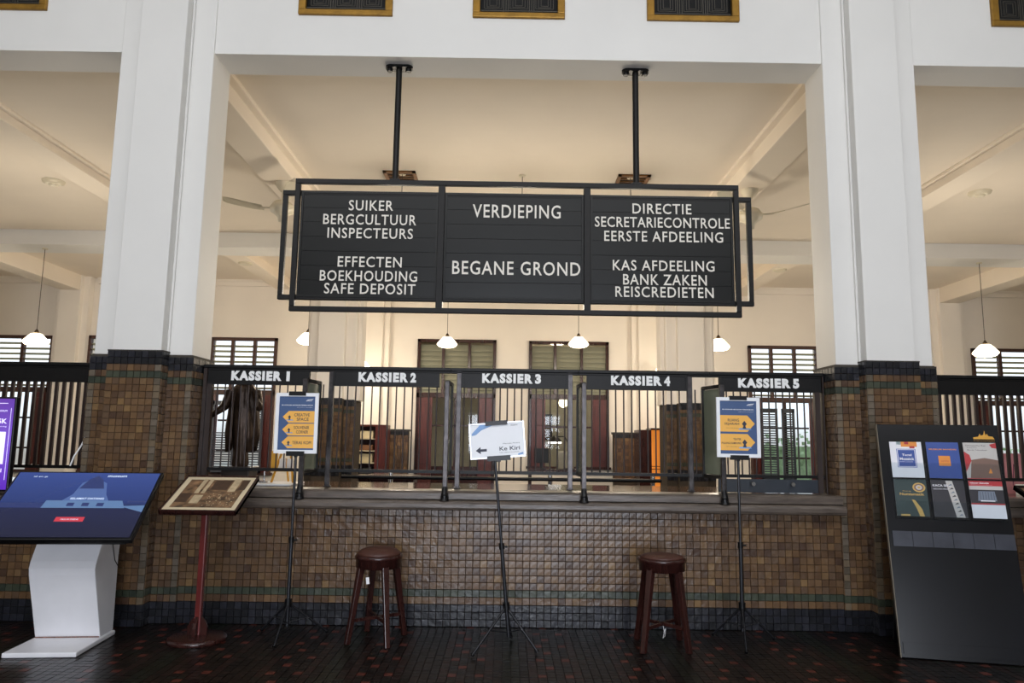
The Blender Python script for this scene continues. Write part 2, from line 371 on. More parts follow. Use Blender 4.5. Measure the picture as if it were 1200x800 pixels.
# adjoining room behind the two middle openings
struct('wall_adjoining_room', MB().box(-3, 3.2, 20.6, 20.7, 0, 4.6).box(-3.1, -3, 17.8, 20.7, 0, 4.6).box(3.2, 3.3, 17.8, 20.7, 0, 4.6).box(-3, 3.2, 17.8, 20.7, 4.5, 4.6).box(-3, 3.2, 17.8, 20.7, -.1, 0), mat('grey_room', (178, 172, 156), .7))
# windows
def window(n, a, b_, z0, z1, daylight=True, mode='shutter'):
    root = thing('door_%d' % n if mode == 'door' else 'window_%d' % n, None, None, ((a + b_) / 2, 17.5, z0), kind='structure')
    f = MB(); y0, y1 = 17.44, 17.56; fw = .075; zt = 2.62
    f.box(a, b_, y0, y1, z1 - fw, z1).box(a, a + fw, y0, y1, z0, z1).box(b_ - fw, b_, y0, y1, z0, z1)
    f.box(a, b_, y0, y1, zt - .07, zt + .05)
    if z0 > 0: f.box(a - .04, b_ + .04, y0 - .04, y1, z0 - .01, z0 + .05)
    W_ = b_ - a; m1, m2 = (a + W_ * .33, a + W_ * .66)
    for m in (m1, m2): f.box(m - .035, m + .035, y0 + .01, y1, zt, z1)
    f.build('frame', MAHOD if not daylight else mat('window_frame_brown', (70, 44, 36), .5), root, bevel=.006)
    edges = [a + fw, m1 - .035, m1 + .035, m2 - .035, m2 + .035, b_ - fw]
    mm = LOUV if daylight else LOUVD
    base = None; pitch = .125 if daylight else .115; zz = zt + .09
    while zz < z1 - fw - .03:
        for q in range(3):
            e0, e1 = edges[2 * q], edges[2 * q + 1]; xm = (e0 + e1) / 2
            h = (.016 if daylight else .075)
            key = ('louv', round(e1 - e0, 3), daylight)
            if key not in TM:
                s_ = MB(); hw = (e1 - e0) / 2
                s_.add([(-hw, -.04, h), (hw, -.04, h), (hw, .04, -h), (-hw, .04, -h), (-hw, -.04, h + .012), (hw, -.04, h + .012), (hw, .04, -h + .012), (-hw, .04, -h + .012)] if daylight else [(-hw, -.04, -h), (hw, -.04, -h), (hw, .04, h), (-hw, .04, h), (-hw, -.04, -h + .012), (hw, -.04, -h + .012), (hw, .04, h + .012), (-hw, .04, h + .012)],
                       [(3, 2, 1, 0), (4, 5, 6, 7), (0, 1, 5, 4), (1, 2, 6, 5), (2, 3, 7, 6), (3, 0, 4, 7)])
                o = s_.build('louvre_slat', mm, root, local=True); TM[key] = o.data
            else:
                o = bpy.data.objects.new('louvre_slat', TM[key]); COL.objects.link(o); o.parent = root
            o.location = Vector((xm, 17.54, zz)) - WO[root.name]
        zz += pitch
    # lower lights: side leaves and glazed middle
    lw = W_ * (.17 if not daylight else .13)
    g0, g1 = a + fw + lw, b_ - fw - lw
    for (p, q) in ((a + fw, g0), (g1, b_ - fw)):
        lf = MB().box(p, q, 17.40, 17.45, z0 + .05, zt - .07).box(p + .05, q - .05, 17.385, 17.40, z0 + .2, z0 + .9).box(p + .05, q - .05, 17.385, 17.40, z0 + 1.0, zt - .2)
        lf.build('shutter_leaf', MAHO, root, bevel=.005)
    mu = MB(); xm = (g0 + g1) / 2
    mu.box(xm - .03, xm + .03, 17.47, 17.52, z0, zt - .07)
    for zb in ((1.25, 1.95) if daylight else (1.9,)): mu.box(g0, g1, 17.47, 17.52, zb - .02, zb + .02)
    if mode == 'door': mu.box(g0, g1, 17.46, 17.53, 0, .95)
    mu.build('muntin', MAHOD, root)
    for (p, q) in ((g0, xm - .03), (xm + .03, g1)):
        MB().box(p, q, 17.49, 17.496, max(z0 + .05, .95 if mode == 'door' else 0), zt - .07).build('pane', GLASS, root)
window(1, *OP[0]); window(2, *OP[1]); window(3, *OP[2]); window(1, *OP[3], daylight=False, mode='door')
window(4, *OP[4], daylight=False); window(5, *OP[5]); window(6, *OP[6]); window(7, *OP[7])
# louvred lower shutters standing open inside the daylit windows behind grilles 1 and 5
for (x0, x1, wn) in ((-6.9, -6.35, 3), (-6.1, -5.7, 3), (5.95, 6.35, 5), (6.45, 6.75, 5)):
    par = bpy.data.objects['window_%d' % wn]
    s_ = MB().box(x0, x0 + .05, 17.3, 17.34, .75, 2.4).box(x1 - .05, x1, 17.3, 17.34, .75, 2.4).box(x0, x1, 17.3, 17.34, .75, .83).box(x0, x1, 17.3, 17.34, 2.3, 2.4)
    z = .87
    while z < (1.65 if x1 - x0 > .42 else 2.25): s_.box(x0 + .05, x1 - .05, 17.3, 17.335, z, z + .028); z += .055
    s_.build('louvred_shutter', GALV if x0 > 0 else mat('shutter_grey', (70, 74, 84), .4), par)
# outdoors: a clipped hedge and a pale boundary wall beyond the windows
MB_ = MB().box(-20, 20, 17.8, 60, -.4, -.2); struct('ground_outside', MB_, mat('outside_paving', (170, 168, 160), .8))
def hedge(x0, x1, y, h, lab):
    m = MB(); nx = int((x1 - x0) / .25)
    for k in range(nx):
        for q in range(4):
            c = Vector((x0 + (k + random.random()) * .25, y + random.uniform(-.3, .3), h * (q + .6) / 4.2)); r = random.uniform(.2, .34)
            for u in range(14):
                d = Vector((random.gauss(0, 1), random.gauss(0, 1), random.gauss(0, 1))).normalized(); t_ = d.orthogonal().normalized() * .07; b2 = d.cross(t_)
                p = c + d * r; m.add([p - t_, p + b2, p + t_, p - b2], [(0, 1, 2, 3)])
        m.box(x0 + k * .25, x0 + k * .25 + .25, y - .2, y + .2, -.2, h * .8)
    o = m.build('hedge', mat('hedge_leaf', (150, 178, 140), .6, var=.3), orig=((x0 + x1) / 2, y, 0)); tagp(o, lab, 'hedge')
hedge(6.9, 9.6, 22, 1.9, 'green clipped hedge outside the window behind the grille at far right')
hedge(11.5, 15.5, 22.5, 1.5, 'green hedge outdoors behind the right side counter')
# ================================================================== COUNTERS
def counter(x0, x1, label, singles, tx0, tx1, full=True):
    t = thing('bank_counter', label, 'counter', ((x0 + x1) / 2, 6.5, 0))
    MB().box(x0, x1, 6.462, 6.62, 0, 1.045).build('core', GROUT, t)
    st = MB()
    tile_field(t, st, Vector((tx0, 6.462, 0)), Vector((1, 0, 0)), Vector((0, -1, 0)), tx1 - tx0, .965, rk_counter, .0603, singles)
    st.build('tile', TILES, t)['kind'] = 'stuff'
    l = MB(); P = [(6.50, .965), (6.35, .965), (6.325, .972), (6.315, .99), (6.315, 1.02), (6.327, 1.04), (6.345, 1.047), (6.50, 1.047)]
    l.prism(P, 0, x0, x1); l.build('nosing', LEDGE, t)
    l = MB(); P = [(6.62, 1.047), (6.405, 1.047), (6.385, 1.055), (6.385, 1.105), (6.40, 1.122), (6.42, 1.126), (6.62, 1.126)]
    l.prism(P, 0, x0, x1); l.build('upper_ledge', LEDGE, t)
    MB().box(x0, x1, 6.62, 7.55, 1.08, 1.124).build('worktop', WORKTOP, t)
    MB().box(x0, x1, 7.4, 7.45, 0, 1.08).build('back_panel', MAHOD, t)
    return t
XL, XR = PX[1] + .452, PX[2] - .452
cols = round((XR - XL) / .0603)
counter(XL, XR, 'long counter faced with small brown tiles under the five lettered grilles', lambda c, r: 39 <= c < 66 and 5 <= r < 16, XL, XR)
counter(PX[0] + .46, PX[1] - .452, 'brown tiled counter left of the left pier, behind the slanted screen', None, -5.6, PX[1] - .452)
counter(PX[2] + .452, PX[3] - .46, 'brown tiled counter right of the right pier, behind the brochure board', None, PX[2] + .452, 5.6)
# corner strips of the counter front (lighter glazed vertical tile lines)
# ------------------------------------------------------------------ grilles
YG = 6.70
GRP = 'teller grilles along the counter'
def grille(x0, x1, label, posts, hdr, txt=None, tx=None, n_bars=16, bw=.014, zt=2.04, zb=1.285, flat=False, blank=False, solid=None, bars=None, group=GRP):
    t = thing('teller_grille', label, 'grille', ((x0 + x1) / 2, YG, 1.126), group=group)
    MB().box(x0, x1, YG - .035, YG + .035, 2.175, 2.205).box(x0, x1, YG - .022, YG + .022, 2.155, 2.175).build('top_rail', IRON, t, bevel=.004)
    h = MB().box(hdr[0], hdr[1], YG - .018, YG + .018, 2.035, 2.16)
    h.box(hdr[0], hdr[1], YG - .028, YG + .02, 2.028, 2.046).box(hdr[0], hdr[0] + .02, YG - .026, YG, 2.046, 2.155).box(hdr[1] - .02, hdr[1], YG - .026, YG, 2.046, 2.155)
    hb = h.build('header_board', IRON, t)
    if txt:
        fr = frame_xz(0, 0, YG - .018)
        d_ = tx[1] - tx[0]
        MB().text(fr, txt[:-2], tx[0], tx[0] + d_ * .86, tx[2], tx[3], lift=.004, bold=.06, ext=.004, sp_=1.22).build('lettering', LETTERK, hb)
        MB().text(fr, txt[-1], tx[1] - d_ * (.10 if txt[-1] != '1' else .055), tx[1], tx[2], tx[3], lift=.004, bold=.06, ext=.004).build('number', LETTERK, hb)
    MB().box(x0, x1, YG - .014, YG + .014, zb - .028, zb).build('bottom_rail', IRON, t)
    b0, b1 = bars or (x0, x1)
    me = None
    for k in range(n_bars):
        x = b0 + (b1 - b0) * (k + .5) / n_bars
        if me is None:
            s_ = MB()
            if flat: s_.box(-bw / 2, bw / 2, -.012, .012, 0, zt - zb)
            else: s_.tube((0, 0, 0), (0, 0, zt - zb), bw / 2, n=6)
            o = s_.build('bar', mat('bar_brown_black', (44, 32, 30), .35, metal=.2), t, local=True); me = o.data
        else:
            o = bpy.data.objects.new('bar', me); COL.objects.link(o); o.parent = t
        o.location = Vector((x, YG, zb)) - WO[t.name]
    for p in posts:
        q = MB().box(p - .022, p + .022, YG - .022, YG + .022, 1.126, 2.18); q.box(p - .03, p + .03, YG - .03, YG + .03, 1.126, 1.14)
        q.build('post', WORN, t, bevel=.004)
    if solid: solid(t)
    return t
def zx(px, y0, y1, x0, x1):
    a = at(x0, y1, YG - .02); b = at(x1, y0, YG - .02); return (a.x, b.x, a.z, b.z)
def text_box(x0, x1, yc, hpx=11.5):
    a = at(x0, yc + hpx / 2, YG - .02); b = at(x1, yc - hpx / 2, YG - .02); zc = at((x0 + x1) / 2, yc, YG - .02).z; hh = hpx * .00388
    return (a.x, b.x, zc - hh, zc + hh)
AX = lambda px, py=500: at(px, py, YG).x
p1L, p1R = XL + .02, -1.90
def k1s(t):
    MB().box(XL, -2.68, YG - .02, YG + .02, 1.126, 2.18).build('side_panel', mat('dark_panel', (40, 30, 26), .4), t)
grille(XL, -1.72, 'leftmost teller grille, headed KASSIER 1, in front of the bronze statue', [], (XL, -1.80), 'KASSIER 1', text_box(271, 340, 440.3), 13, bars=(-2.67, -1.75))
grille(-1.72, -.515, 'second teller grille from the left, headed KASSIER 2', [-1.60], (-1.585, -.62), 'KASSIER 2', text_box(420, 488, 442), 16, bars=(-1.71, -.53))
grille(-.515, .645, 'middle teller grille headed KASSIER 3 behind the tilted white sign', [-.44, .572], (-.42, .552), 'KASSIER 3', text_box(565, 634, 443.5), 17, bars=(-.49, .62))
grille(.645, 1.84, 'fourth teller grille from the left, headed KASSIER 4', [1.66], (.72, 1.64), 'KASSIER 4', text_box(716, 785, 446), 16, bars=(.66, 1.82))
def k5s(t):
    MB().box(1.90, 2.79, YG - .03, YG - .01, 1.128, 1.245).build('lower_board', GALV, t)
    for x in (at(880, 562, YG).x, at(926, 562, YG).x): MB().tube((x, YG - .03, 1.205), (x, YG - .055, 1.205), .012).tube((x, YG - .055, 1.205), (x, YG - .075, 1.205), .022, .018).build('knob', CHROME, t)
grille(1.84, XR, 'rightmost teller grille, headed KASSIER 5, with a grey-blue board below', [], (1.93, XR), 'KASSIER 5', text_box(865, 936, 449), 14, bars=(1.9, 2.80), solid=k5s)
for (a, b_, lab) in ((PX[0] + .46, PX[1] - .45, 'plain dark barred screen left of the left pier'), (PX[2] + .45, PX[3] - .46, 'plain dark barred screen right of the right pier')):
    n = int((b_ - a) / .0655)
    g = grille(a, b_, lab, [], (a, b_), None, None, n, bw=.026, flat=True, group='plain barred screens beside the piers')
# frames next to the piers
for x, s in ((XL, 1), (XR, -1)):
    o = MB().box(x - .02 if s < 0 else x + .01, x + .04 * s if s > 0 else x - .01, YG - .05, YG + .03, 1.126, 2.17).box(x + s * .04, x + s * .085, YG - .03, YG + .02, 1.126, 2.03)
    o = o.build('jamb', mat('dark_jamb', (46, 34, 29), .35), orig=(x, YG, 1.126)); tagp(o, 'dark wooden jamb beside the %s pier at the end of the grilles' % ('left' if s > 0 else 'right'), 'jamb')
# privacy wings that project between the windows
def wing(xf, xb, label, face):
    t = thing('privacy_wing', label, 'partition', (xf, 6.33, 1.047), group='privacy wings between the teller windows')
    a0, a1 = Vector((xf, 6.36, 0)), Vector((xb, 6.67, 0))
    def P(u, z): p = a0.lerp(a1, u); return Vector((p.x, p.y, z))
    q = MB().bar(P(0, 1.13), P(0, 2.06), .040, .040); q.build('front_post', WORN, t, bevel=.004)
    MB().bar(P(1, 1.26), P(1, 2.06), .03, .03).build('rear_post', IRON, t)
    MB().bar(P(0, 2.05), P(1, 2.05), .03, .03).build('top_rail', IRON, t)
    MB().bar(P(0, 1.27), P(1, 1.27), .03, .03).build('bottom_rail', IRON, t)
    MB().bar(P(.1, 1.28), P(.1, 2.04), .012, .008).build('edge_strip', IRON, t)
    a, b_ = P(.08, 1.29), P(.95, 2.03); n = (a1 - a0).cross(Vector((0, 0, 1))).normalized() * .003
    V = [P(.08, 1.29), P(.95, 1.29), P(.95, 2.03), P(.08, 2.03)]
    MB().add([v + n for v in V] + [v - n for v in V], [(0, 1, 2, 3), (7, 6, 5, 4), (0, 4, 5, 1), (1, 5, 6, 2), (2, 6, 7, 3), (3, 7, 4, 0)]).build('glass', FROST, t)
    f = MB(); pts = [Vector((xf, 6.36, 1.16)), Vector((xf, 6.352, 1.12)), Vector((xf, 6.345, 1.09)), Vector((xf, 6.345, 1.06))]
    for i, r in zip(range(3), (.024, .028, .032)): f.tube(pts[i], pts[i + 1], r, r + .003, 10)
    f.tube((xf, 6.345, 1.047), (xf, 6.345, 1.062), .042, .036, 12); f.build('foot', BLACKP, t)
wing(-1.745, -1.700, 'dark framed glass wing partly behind the CREATIVE SPACE sign', 1)
wing(-.52, -.505, 'worn metal privacy wing projecting between KASSIER 2 and KASSIER 3', 1)
wing(.662, .640, 'pale worn metal privacy wing projecting between KASSIER 3 and KASSIER 4', 1)
wing(1.855, 1.775, 'dark framed glass wing partly behind the RUANG SEJARAH sign', 1)
# ================================================================== HANGING SIGN
YS = 6.66
sg = thing('hanging_sign', 'long black hanging directory board with white Dutch department names', 'sign', (XC, YS, 2.70))
fr = MB(); A = (-2.005, 2.135, 2.70, 3.955); B = (-2.13, 2.265, 2.815, 3.855)
def rectframe(m, A, y0, y1, t):
    x0, x1, z0, z1 = A
    return m.box(x0, x1, y0, y1, z1 - t, z1).box(x0, x1, y0, y1, z0, z0 + t).box(x0, x0 + t, y0, y1, z0 + t, z1 - t).box(x1 - t, x1, y0, y1, z0 + t, z1 - t)
rectframe(MB(), A, YS - .05, YS - .005, .047).build('outer_frame', IRON, sg, bevel=.005)
rectframe(MB(), B, YS - .005, YS + .04, .045).build('side_frame', IRON, sg, bevel=.005)
seams = [-2.0 + .047, -.64, .72, 2.13 - .047]
for x in seams[1:3]: MB().box(x - .03, x + .03, YS - .045, YS + .035, 2.74, 3.91).build('divider', IRON, sg, bevel=.004)
TX = [[('SUIKER', 409, 461, 241), ('BERGCULTUUR', 379, 488, 257.5), ('INSPECTEURS', 384, 484, 273.5), None, ('EFFECTEN', 396, 471, 307), ('BOEKHOUDING', 375, 489, 323.5), ('SAFE DEPOSIT', 380, 487, 338.5)],
      [('VERDIEPING', 554, 657, 248), None, None, None, ('BEGANE GROND', 530, 680, 314.5), None, None],
      [('DIRECTIE', 741, 810, 245), ('SECRETARIECONTROLE', 697, 855, 261), ('EERSTE AFDEELING', 708, 847, 277.5), None, ('KAS AFDEELING', 718, 837, 311.5), ('BANK ZAKEN', 730, 828, 328), ('REISCREDIETEN', 721, 836, 342.5)]]
z0, z1 = 2.862, 3.83
for c in range(3):
    xa, xb = seams[c] + (.03 if c else 0), seams[c + 1] - (.03 if c < 2 else 0)
    rectframe(MB(), (xa, xb, 2.84, 3.85), YS - .012, YS + .03, .02).build('panel_frame', SLAT, sg)
    for r in range(7):
        h = (z1 - z0) / 7; top = z1 - r * h; bot = top - h
        s_ = MB(); s_.prism([(YS + .012, bot + .001), (YS + .002, bot + .001), (YS - .004, top - .004), (YS - .001, top - .001), (YS + .012, top - .001)], 0, xa + .018, xb - .018)
        so = s_.build('slat', SLAT, sg)
        t_ = TX[c][r]
        if t_:
            s, q0, q1, yc = t_; hp = 15.5 if c == 1 else 12.0
            a = at(q0, yc, YS); b_ = at(q1, yc, YS); zc = at((q0 + q1) / 2, yc, YS).z; hh = hp * .0083 / 2
            MB().text(frame_xz(0, 0, YS - .004), s, a.x, b_.x, zc - hh, zc + hh, lift=.003, bold=.008, ext=.002, sp_=1.12 if s != 'SECRETARIECONTROLE' else 1.08).build('lettering', LETTER, so)
MB().box(seams[0], seams[3], YS + .014, YS + .03, 2.85, 3.84).build('backing', SLAT, sg)
for x in (-1.085, 1.185):
    h = MB().tube((x, YS, 3.95), (x, YS, 5.085), .029, .029, 12); h.box(x - .045, x + .045, YS - .03, YS + .03, 3.945, 3.975)
    hr = h.build('hanging_rod', IRON, sg)
    f = MB(); n = 20
    P = [(x + (.075 if math.cos(2 * math.pi * k / n) > 0 else -.075) + .055 * math.cos(2 * math.pi * k / n), YS + .055 * math.sin(2 * math.pi * k / n)) for k in range(n)]
    f.prism(P, 2, 5.075, 5.10)
    f.build('flange', IRON, hr)
    bo = MB()
    for s in (-.09, .09): bo.tube((x + s, YS, 5.05), (x + s, YS, 5.08), .025, .03, 8)
    bo.build('bolt', IRON, hr)
# ================================================================== PENDANT LAMPS
def pendant(x, Y, z, dia, ztop, label, power, group='cream glass pendant lamps'):
    t = thing('pendant_lamp', label, 'lamp', (x, Y, z), group=group); r = dia / 2
    MB().tube((x, Y, z + r * .75), (x, Y, ztop), .006, .006, 6).build('cord', mat('cord_brown', (74, 58, 42), .6), t)
    MB().lathe((x, Y, z), [(.02, r * .62), (.03, r * .66), (.045, r * .7), (.03, r * .85), (.012, r * .98)], 12).build('cap', mat('cap_bronze', (70, 55, 38), .4, metal=.5), t)
    MB().lathe((x, Y, z), [(r * .55, -r * .42), (r * .8, -r * .34), (r * .98, -r * .16), (r, -r * .08), (r * .84, r * .12), (r * .58, r * .42), (r * .42, r * .58), (.05, r * .62)], 20).build('shade', SHADE, t)
    MB().lathe((x, Y, ztop - .02), [(.05, 0), (.05, .02)], 12).build('ceiling_rose', FANW, t)
    l = bpy.data.lights.new('bulb', 'POINT'); l.energy = power; l.color = (1.0, .89, .73); l.shadow_soft_size = r
    o = bpy.data.objects.new('bulb', l); COL.objects.link(o); o.location = (0, 0, -r * 1.35 ); o.parent = t
LP = 78
for (px, py, Y, zt, lab) in ((42, 399, 13.6, 5.04, 'glowing pendant lamp above the left side counter'), (1155, 412, 13.6, 5.04, 'glowing pendant lamp above the right side counter'),
                             (524, 402, 15.7, 5.32, 'glowing pendant lamp just left of centre below the hanging sign'), (678, 402, 15.7, 5.32, 'glowing pendant lamp just right of centre below the hanging sign'),
                             (361, 398, 14.4, 5.32, 'pendant lamp half hidden behind the left inner pillar'), (842, 405, 14.4, 5.32, 'pendant lamp half hidden behind the right inner pillar'),
                             (423, 430, 16.3, 5.32, 'small pendant lamp low in front of the yellow-lit left pilaster'), (780, 432, 16.3, 5.32, 'small pendant lamp low between the middle window and the right inner pillar')):
    p = at(px, py, Y); pendant(p.x, Y, p.z, .44, zt, lab, LP * ((.35 if px < 600 else .12) if Y > 16 else .45 if Y > 15 else 1.35))
for (px, lab) in ((471, 'pendant lamp on a cord behind the left part of the hanging sign'), (612, 'pendant lamp on a cord behind the middle of the hanging sign'), (739, 'pendant lamp on a cord behind the right part of the hanging sign')):
    p = at(px, 222, 10.1); pendant(p.x, 10.1, 3.86, .40, 5.32, lab, LP * 1.1)
for q, (x, lab) in enumerate(((-7.0, 'pendant lamp hanging in the left bay near the ceiling centre'), (7.1, 'pendant lamp hanging in the right bay near the ceiling centre'))):
    pass
# ceiling vents
for px, lab in ((470, 'brown ceiling diffuser behind the left hanging rod'), (741, 'brown ceiling diffuser behind the right hanging rod')):
    x = at(px, 205, 10.2).x; t = thing('ceiling_vent', lab, 'vent', (x, 10.25, 5.32))
    rectf = MB(); w2, d2 = .23, .26
    rectf.box(x - w2, x + w2, 10.25 - d2, 10.25 - d2 + .05, 5.295, 5.325).box(x - w2, x + w2, 10.25 + d2 - .05, 10.25 + d2, 5.295, 5.325).box(x - w2, x - w2 + .05, 10.25 - d2, 10.25 + d2, 5.295, 5.325).box(x + w2 - .05, x + w2, 10.25 - d2, 10.25 + d2, 5.295, 5.325)
    rectf.build('frame', mat('copper_brown', (126, 84, 40), .4, metal=.5), t)
    MB().box(x - w2, x + w2, 10.25 - d2, 10.25 + d2, 5.314, 5.325).build('backing', mat('vent_dark', (14, 13, 13), .7), t)
    for k in range(5):
        y = 10.06 + k * .09; MB().box(x - w2 + .05, x + w2 - .05, y, y + .02, 5.298, 5.318).build('blade', MATS['copper_brown'], t)
# smoke detectors and small beam fittings
for (px, py, lab) in ((63, 212, 'round white smoke detector on the ceiling of the left bay'), (1148, 225, 'round white smoke detector on the ceiling of the right bay')):
    d = CM @ Vector(((px - 600) / FPX, (400 - py) / FPX, -1)); k = (5.32 - EYE) / d.z; x, y = d.x * k, d.y * k
    t = thing('smoke_detector', lab, 'detector', (x, y, 5.32), group='smoke detectors')
    MB().lathe((x, y, 5.32), [(.10, -.05), (.15, -.03), (.16, 0)], 20).build('base', FANW, t)
    MB().lathe((x, y, 5.32), [(.03, -.075), (.06, -.07), (.07, -.05)], 16).build('sensor', FANW, t)
for (px, py, lab) in ((291, 308, 'small round fitting under the far left ceiling beam'), (914, 316, 'small round fitting under the far right ceiling beam')):
    d = CM @ Vector(((px - 600) / FPX, (400 - py) / FPX, -1)); k = (5.12 - EYE) / d.z; x, y = d.x * k, d.y * k
    x = XC + math.copysign(5.5, x)
    o = MB().lathe((x, y, 5.12), [(.11, -.035), (.14, -.02), (.14, 0)], 18).build('beam_fitting', FANW, orig=(x, y, 5.12)); tagp(o, lab, 'fitting')
# ceiling fans
def fan(px, lab, blades):
    x = at(px, 245, 9.9).x; y = 9.9; t = thing('ceiling_fan', lab, 'fan', (x, y, 5.32), group='cream ceiling fans')
    zt = 5.08 if True else 5.32
    MB().lathe((x, y, zt), [(.03, -.14), (.07, -.10), (.12, -.03), (.12, 0)], 18).build('canopy', FANW, t)
    MB().tube((x, y, 4.72), (x, y, zt - .08), .02).build('downrod', FANW, t)
    MB().lathe((x, y, 4.70), [(.02, -.19), (.05, -.18), (.06, -.12), (.1, -.08), (.16, -.04), (.17, .02), (.12, .09), (.04, .13)], 22).build('motor', FANW, t)
    for k, a in enumerate(blades):
        c, s = math.cos(a), math.sin(a); U = Vector((c, s, 0)); W = Vector((-s, c, 0)); O = Vector((x, y, 4.72)); rise = Vector((0, 0, .07))
        MB().bar(O + U * .14, O + U * .32, .05, .012).build('blade_arm', FANW, t)
        m = MB(); P = [(.28, .05, .0), (.45, .075, .03), (.75, .085, .10), (.84, .06, .12), (.86, .0, .125)]
        up = [O + U * r + W * w_ + Vector((0, 0, z + .03)) for r, w_, z in P]; lo = [O + U * r - W * w_ + Vector((0, 0, z - .01)) for r, w_, z in P]
        n = len(P); V = up + lo; V2 = [v - Vector((0, 0, .008)) for v in V]
        F = [(i, i + 1, n + i + 1, n + i) for i in range(n - 1)]
        m.add(V + V2, F + [tuple(2 * n + i for i in reversed(f)) for f in F] + [(0, 2 * n, 2 * n + 1, 1), (n, n + 1, 3 * n + 1, 3 * n)])
        m.build('blade', FANW, t)
fan(331, 'cream ceiling fan at the left end of the hanging sign', (R(176), R(296), R(56)))
fan(879, 'cream ceiling fan at the right end of the hanging sign', (R(-14), R(106), R(226)))
# ================================================================== BACK HALL FURNITURE
def dado(x0, x1, lab):
    z = 1.79; t = thing('tiled_dado', lab, 'dado', ((x0 + x1) / 2, 17.1, 0))
    MB().box(x0, x1, 16.95, 17.17, 0, z).build('core', GROUT, t); st = MB()
    tile_field(t, st, Vector((x0, 16.95, .7)), Vector((1, 0, 0)), Vector((0, -1, 0)), x1 - x0, 1.04, lambda r, n: 'b' if r < n - 1 else 'n', .08)
    st.build('tile', TILES, t)['kind'] = 'stuff'
    MB().box(x0 - .03, x1 + .03, 16.9, 17.17, z - .05, z).build('cap', mat('dado_cap', (38, 34, 32), .4), t)
dado(-2.82, -2.25, 'low tiled wall panel behind KASSIER 2, left of the mahogany door')
dado(2.45, 3.12, 'low tiled wall panel behind KASSIER 4, right of the middle window')
# mahogany cabinets left
t = thing('open_cabinet', 'mahogany cabinet with open shelves seen through KASSIER 2', 'cabinet', (-2.95, 15.9, 0))
x0 = at(420, 500, 15.9).x; x1 = at(443, 500, 15.9).x; x2 = at(455, 500, 15.9).x
c = MB().box(x1, x2, 15.6, 16.2, 0, 1.86).box(x0, x0 + .03, 15.6, 16.2, 0, 1.84).box(x0, x1, 15.6, 16.2, 1.82, 1.86).box(x0, x1, 16.15, 16.2, 0, 1.82)
c.build('carcass', MAHO, t, bevel=.005)
for z in (1.55, 1.3, 1.05, .8): MB().box(x0 + .03, x1, 15.62, 16.15, z, z + .02).build('shelf', mat('shelf_light', (190, 178, 150), .5), t)
for k, (z, h, cc, nm) in enumerate(((1.57, .16, (212, 196, 160), 'cream'), (1.32, .12, (120, 80, 50), 'brown'), (1.07, .18, (200, 186, 150), 'pale'), (.82, .14, (40, 36, 36), 'black'))):
    o = MB().box(x0 + .08, x1 - .06, 15.7, 16.0, z, z + h).build('box_file', mat('file_' + nm, cc, .6), orig=(x0 + .2, 15.85, z)); 
    b = o.modifiers.new('bevel', 'BEVEL'); b.width = .01
    tagp(o, '%s box file on the %s shelf of the open mahogany cabinet' % (nm, ['top', 'second', 'third', 'bottom'][k]), 'box')
# lit cabinet right
xa, xb, xc_, xd = [at(p, 530, 15.9).x for p in (746, 760, 777, 785)]
t = thing('lit_display_cabinet', 'tall mahogany cabinet with an orange lit inside behind KASSIER 4', 'cabinet', ((xa + xd) / 2, 15.9, 0))
c = MB().box(xa, xb, 15.55, 16.2, 0, 1.83).box(xc_, xd, 15.8, 16.2, 0, 1.8).box(xb, xc_, 15.6, 16.2, 1.83, 1.87); c.build('carcass', MAHOD, t, bevel=.005)
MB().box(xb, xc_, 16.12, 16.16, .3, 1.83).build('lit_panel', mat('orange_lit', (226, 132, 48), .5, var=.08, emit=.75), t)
for z in (1.0, 1.06): MB().box(xb, xc_, 15.8, 15.83, z, z + .015).build('shelf', MAHOD, t)
# desk lamp on a dark desk seen through KASSIER 3
dl = at(651, 515, 15.0)
t = thing('writing_desk', 'dark desk with a raised back below the middle window', 'desk', (dl.x, 15.2, 0))
MB().box(dl.x - .55, dl.x + .6, 14.9, 15.6, .95, 1.0).build('desk_top', MAHOD, t)
for sx in (-.53, .56):
    for yy in (14.93, 15.55): MB().box(dl.x + sx, dl.x + sx + .05, yy - .02, yy + .03, 0, .95).build('leg', MAHOD, t)
t = thing('desk_lamp', 'black desk lamp with a bright white underside below the middle window', 'lamp', (dl.x + .15, 15.2, 1.0))
MB().lathe((dl.x + .3, 15.2, 1.0), [(.1, 0), (.1, .02), (.02, .03)], 16).build('base', BLACKP, t)
MB().path([(dl.x + .3, 15.2, 1.02), (dl.x + .32, 15.2, 1.45), (dl.x + .2, 15.2, 1.66), (dl.x + .02, 15.2, 1.66)], .012).build('arm', BLACKP, t)
MB().lathe((dl.x, 15.2, 1.56), [(.15, 0), (.1, .06), (.03, .12)], 18).build('shade', BLACKP, t)
MB().lathe((dl.x, 15.2, 1.55), [(.13, -.03), (.14, 0)], 18).build('light', mat('lamp_white', (255, 250, 240), .5, var=0, emit=4), t)
t = thing('computer_monitor', 'dark monitor beside the desk lamp behind KASSIER 3', 'monitor', (dl.x - .25, 15.25, 1.0))
MB().box(dl.x - .42, dl.x - .12, 15.25, 15.3, 1.12, 1.42).build('screen', BLACKP, t, bevel=.008)
MB().box(dl.x - .3, dl.x - .24, 15.27, 15.33, 1.0, 1.2).box(dl.x - .36, dl.x - .18, 15.2, 15.36, 1.0, 1.015).build('stand', BLACKP, t)
o = MB().box(dl.x + .08, dl.x + .4, 15.34, 15.58, 1.0, 1.36).build('storage_box', mat('storage_grey', (128, 124, 110), .6), orig=(dl.x + .2, 15.4, 1.0), bevel=.01); tagp(o, 'grey storage box on the desk under the desk lamp', 'box')
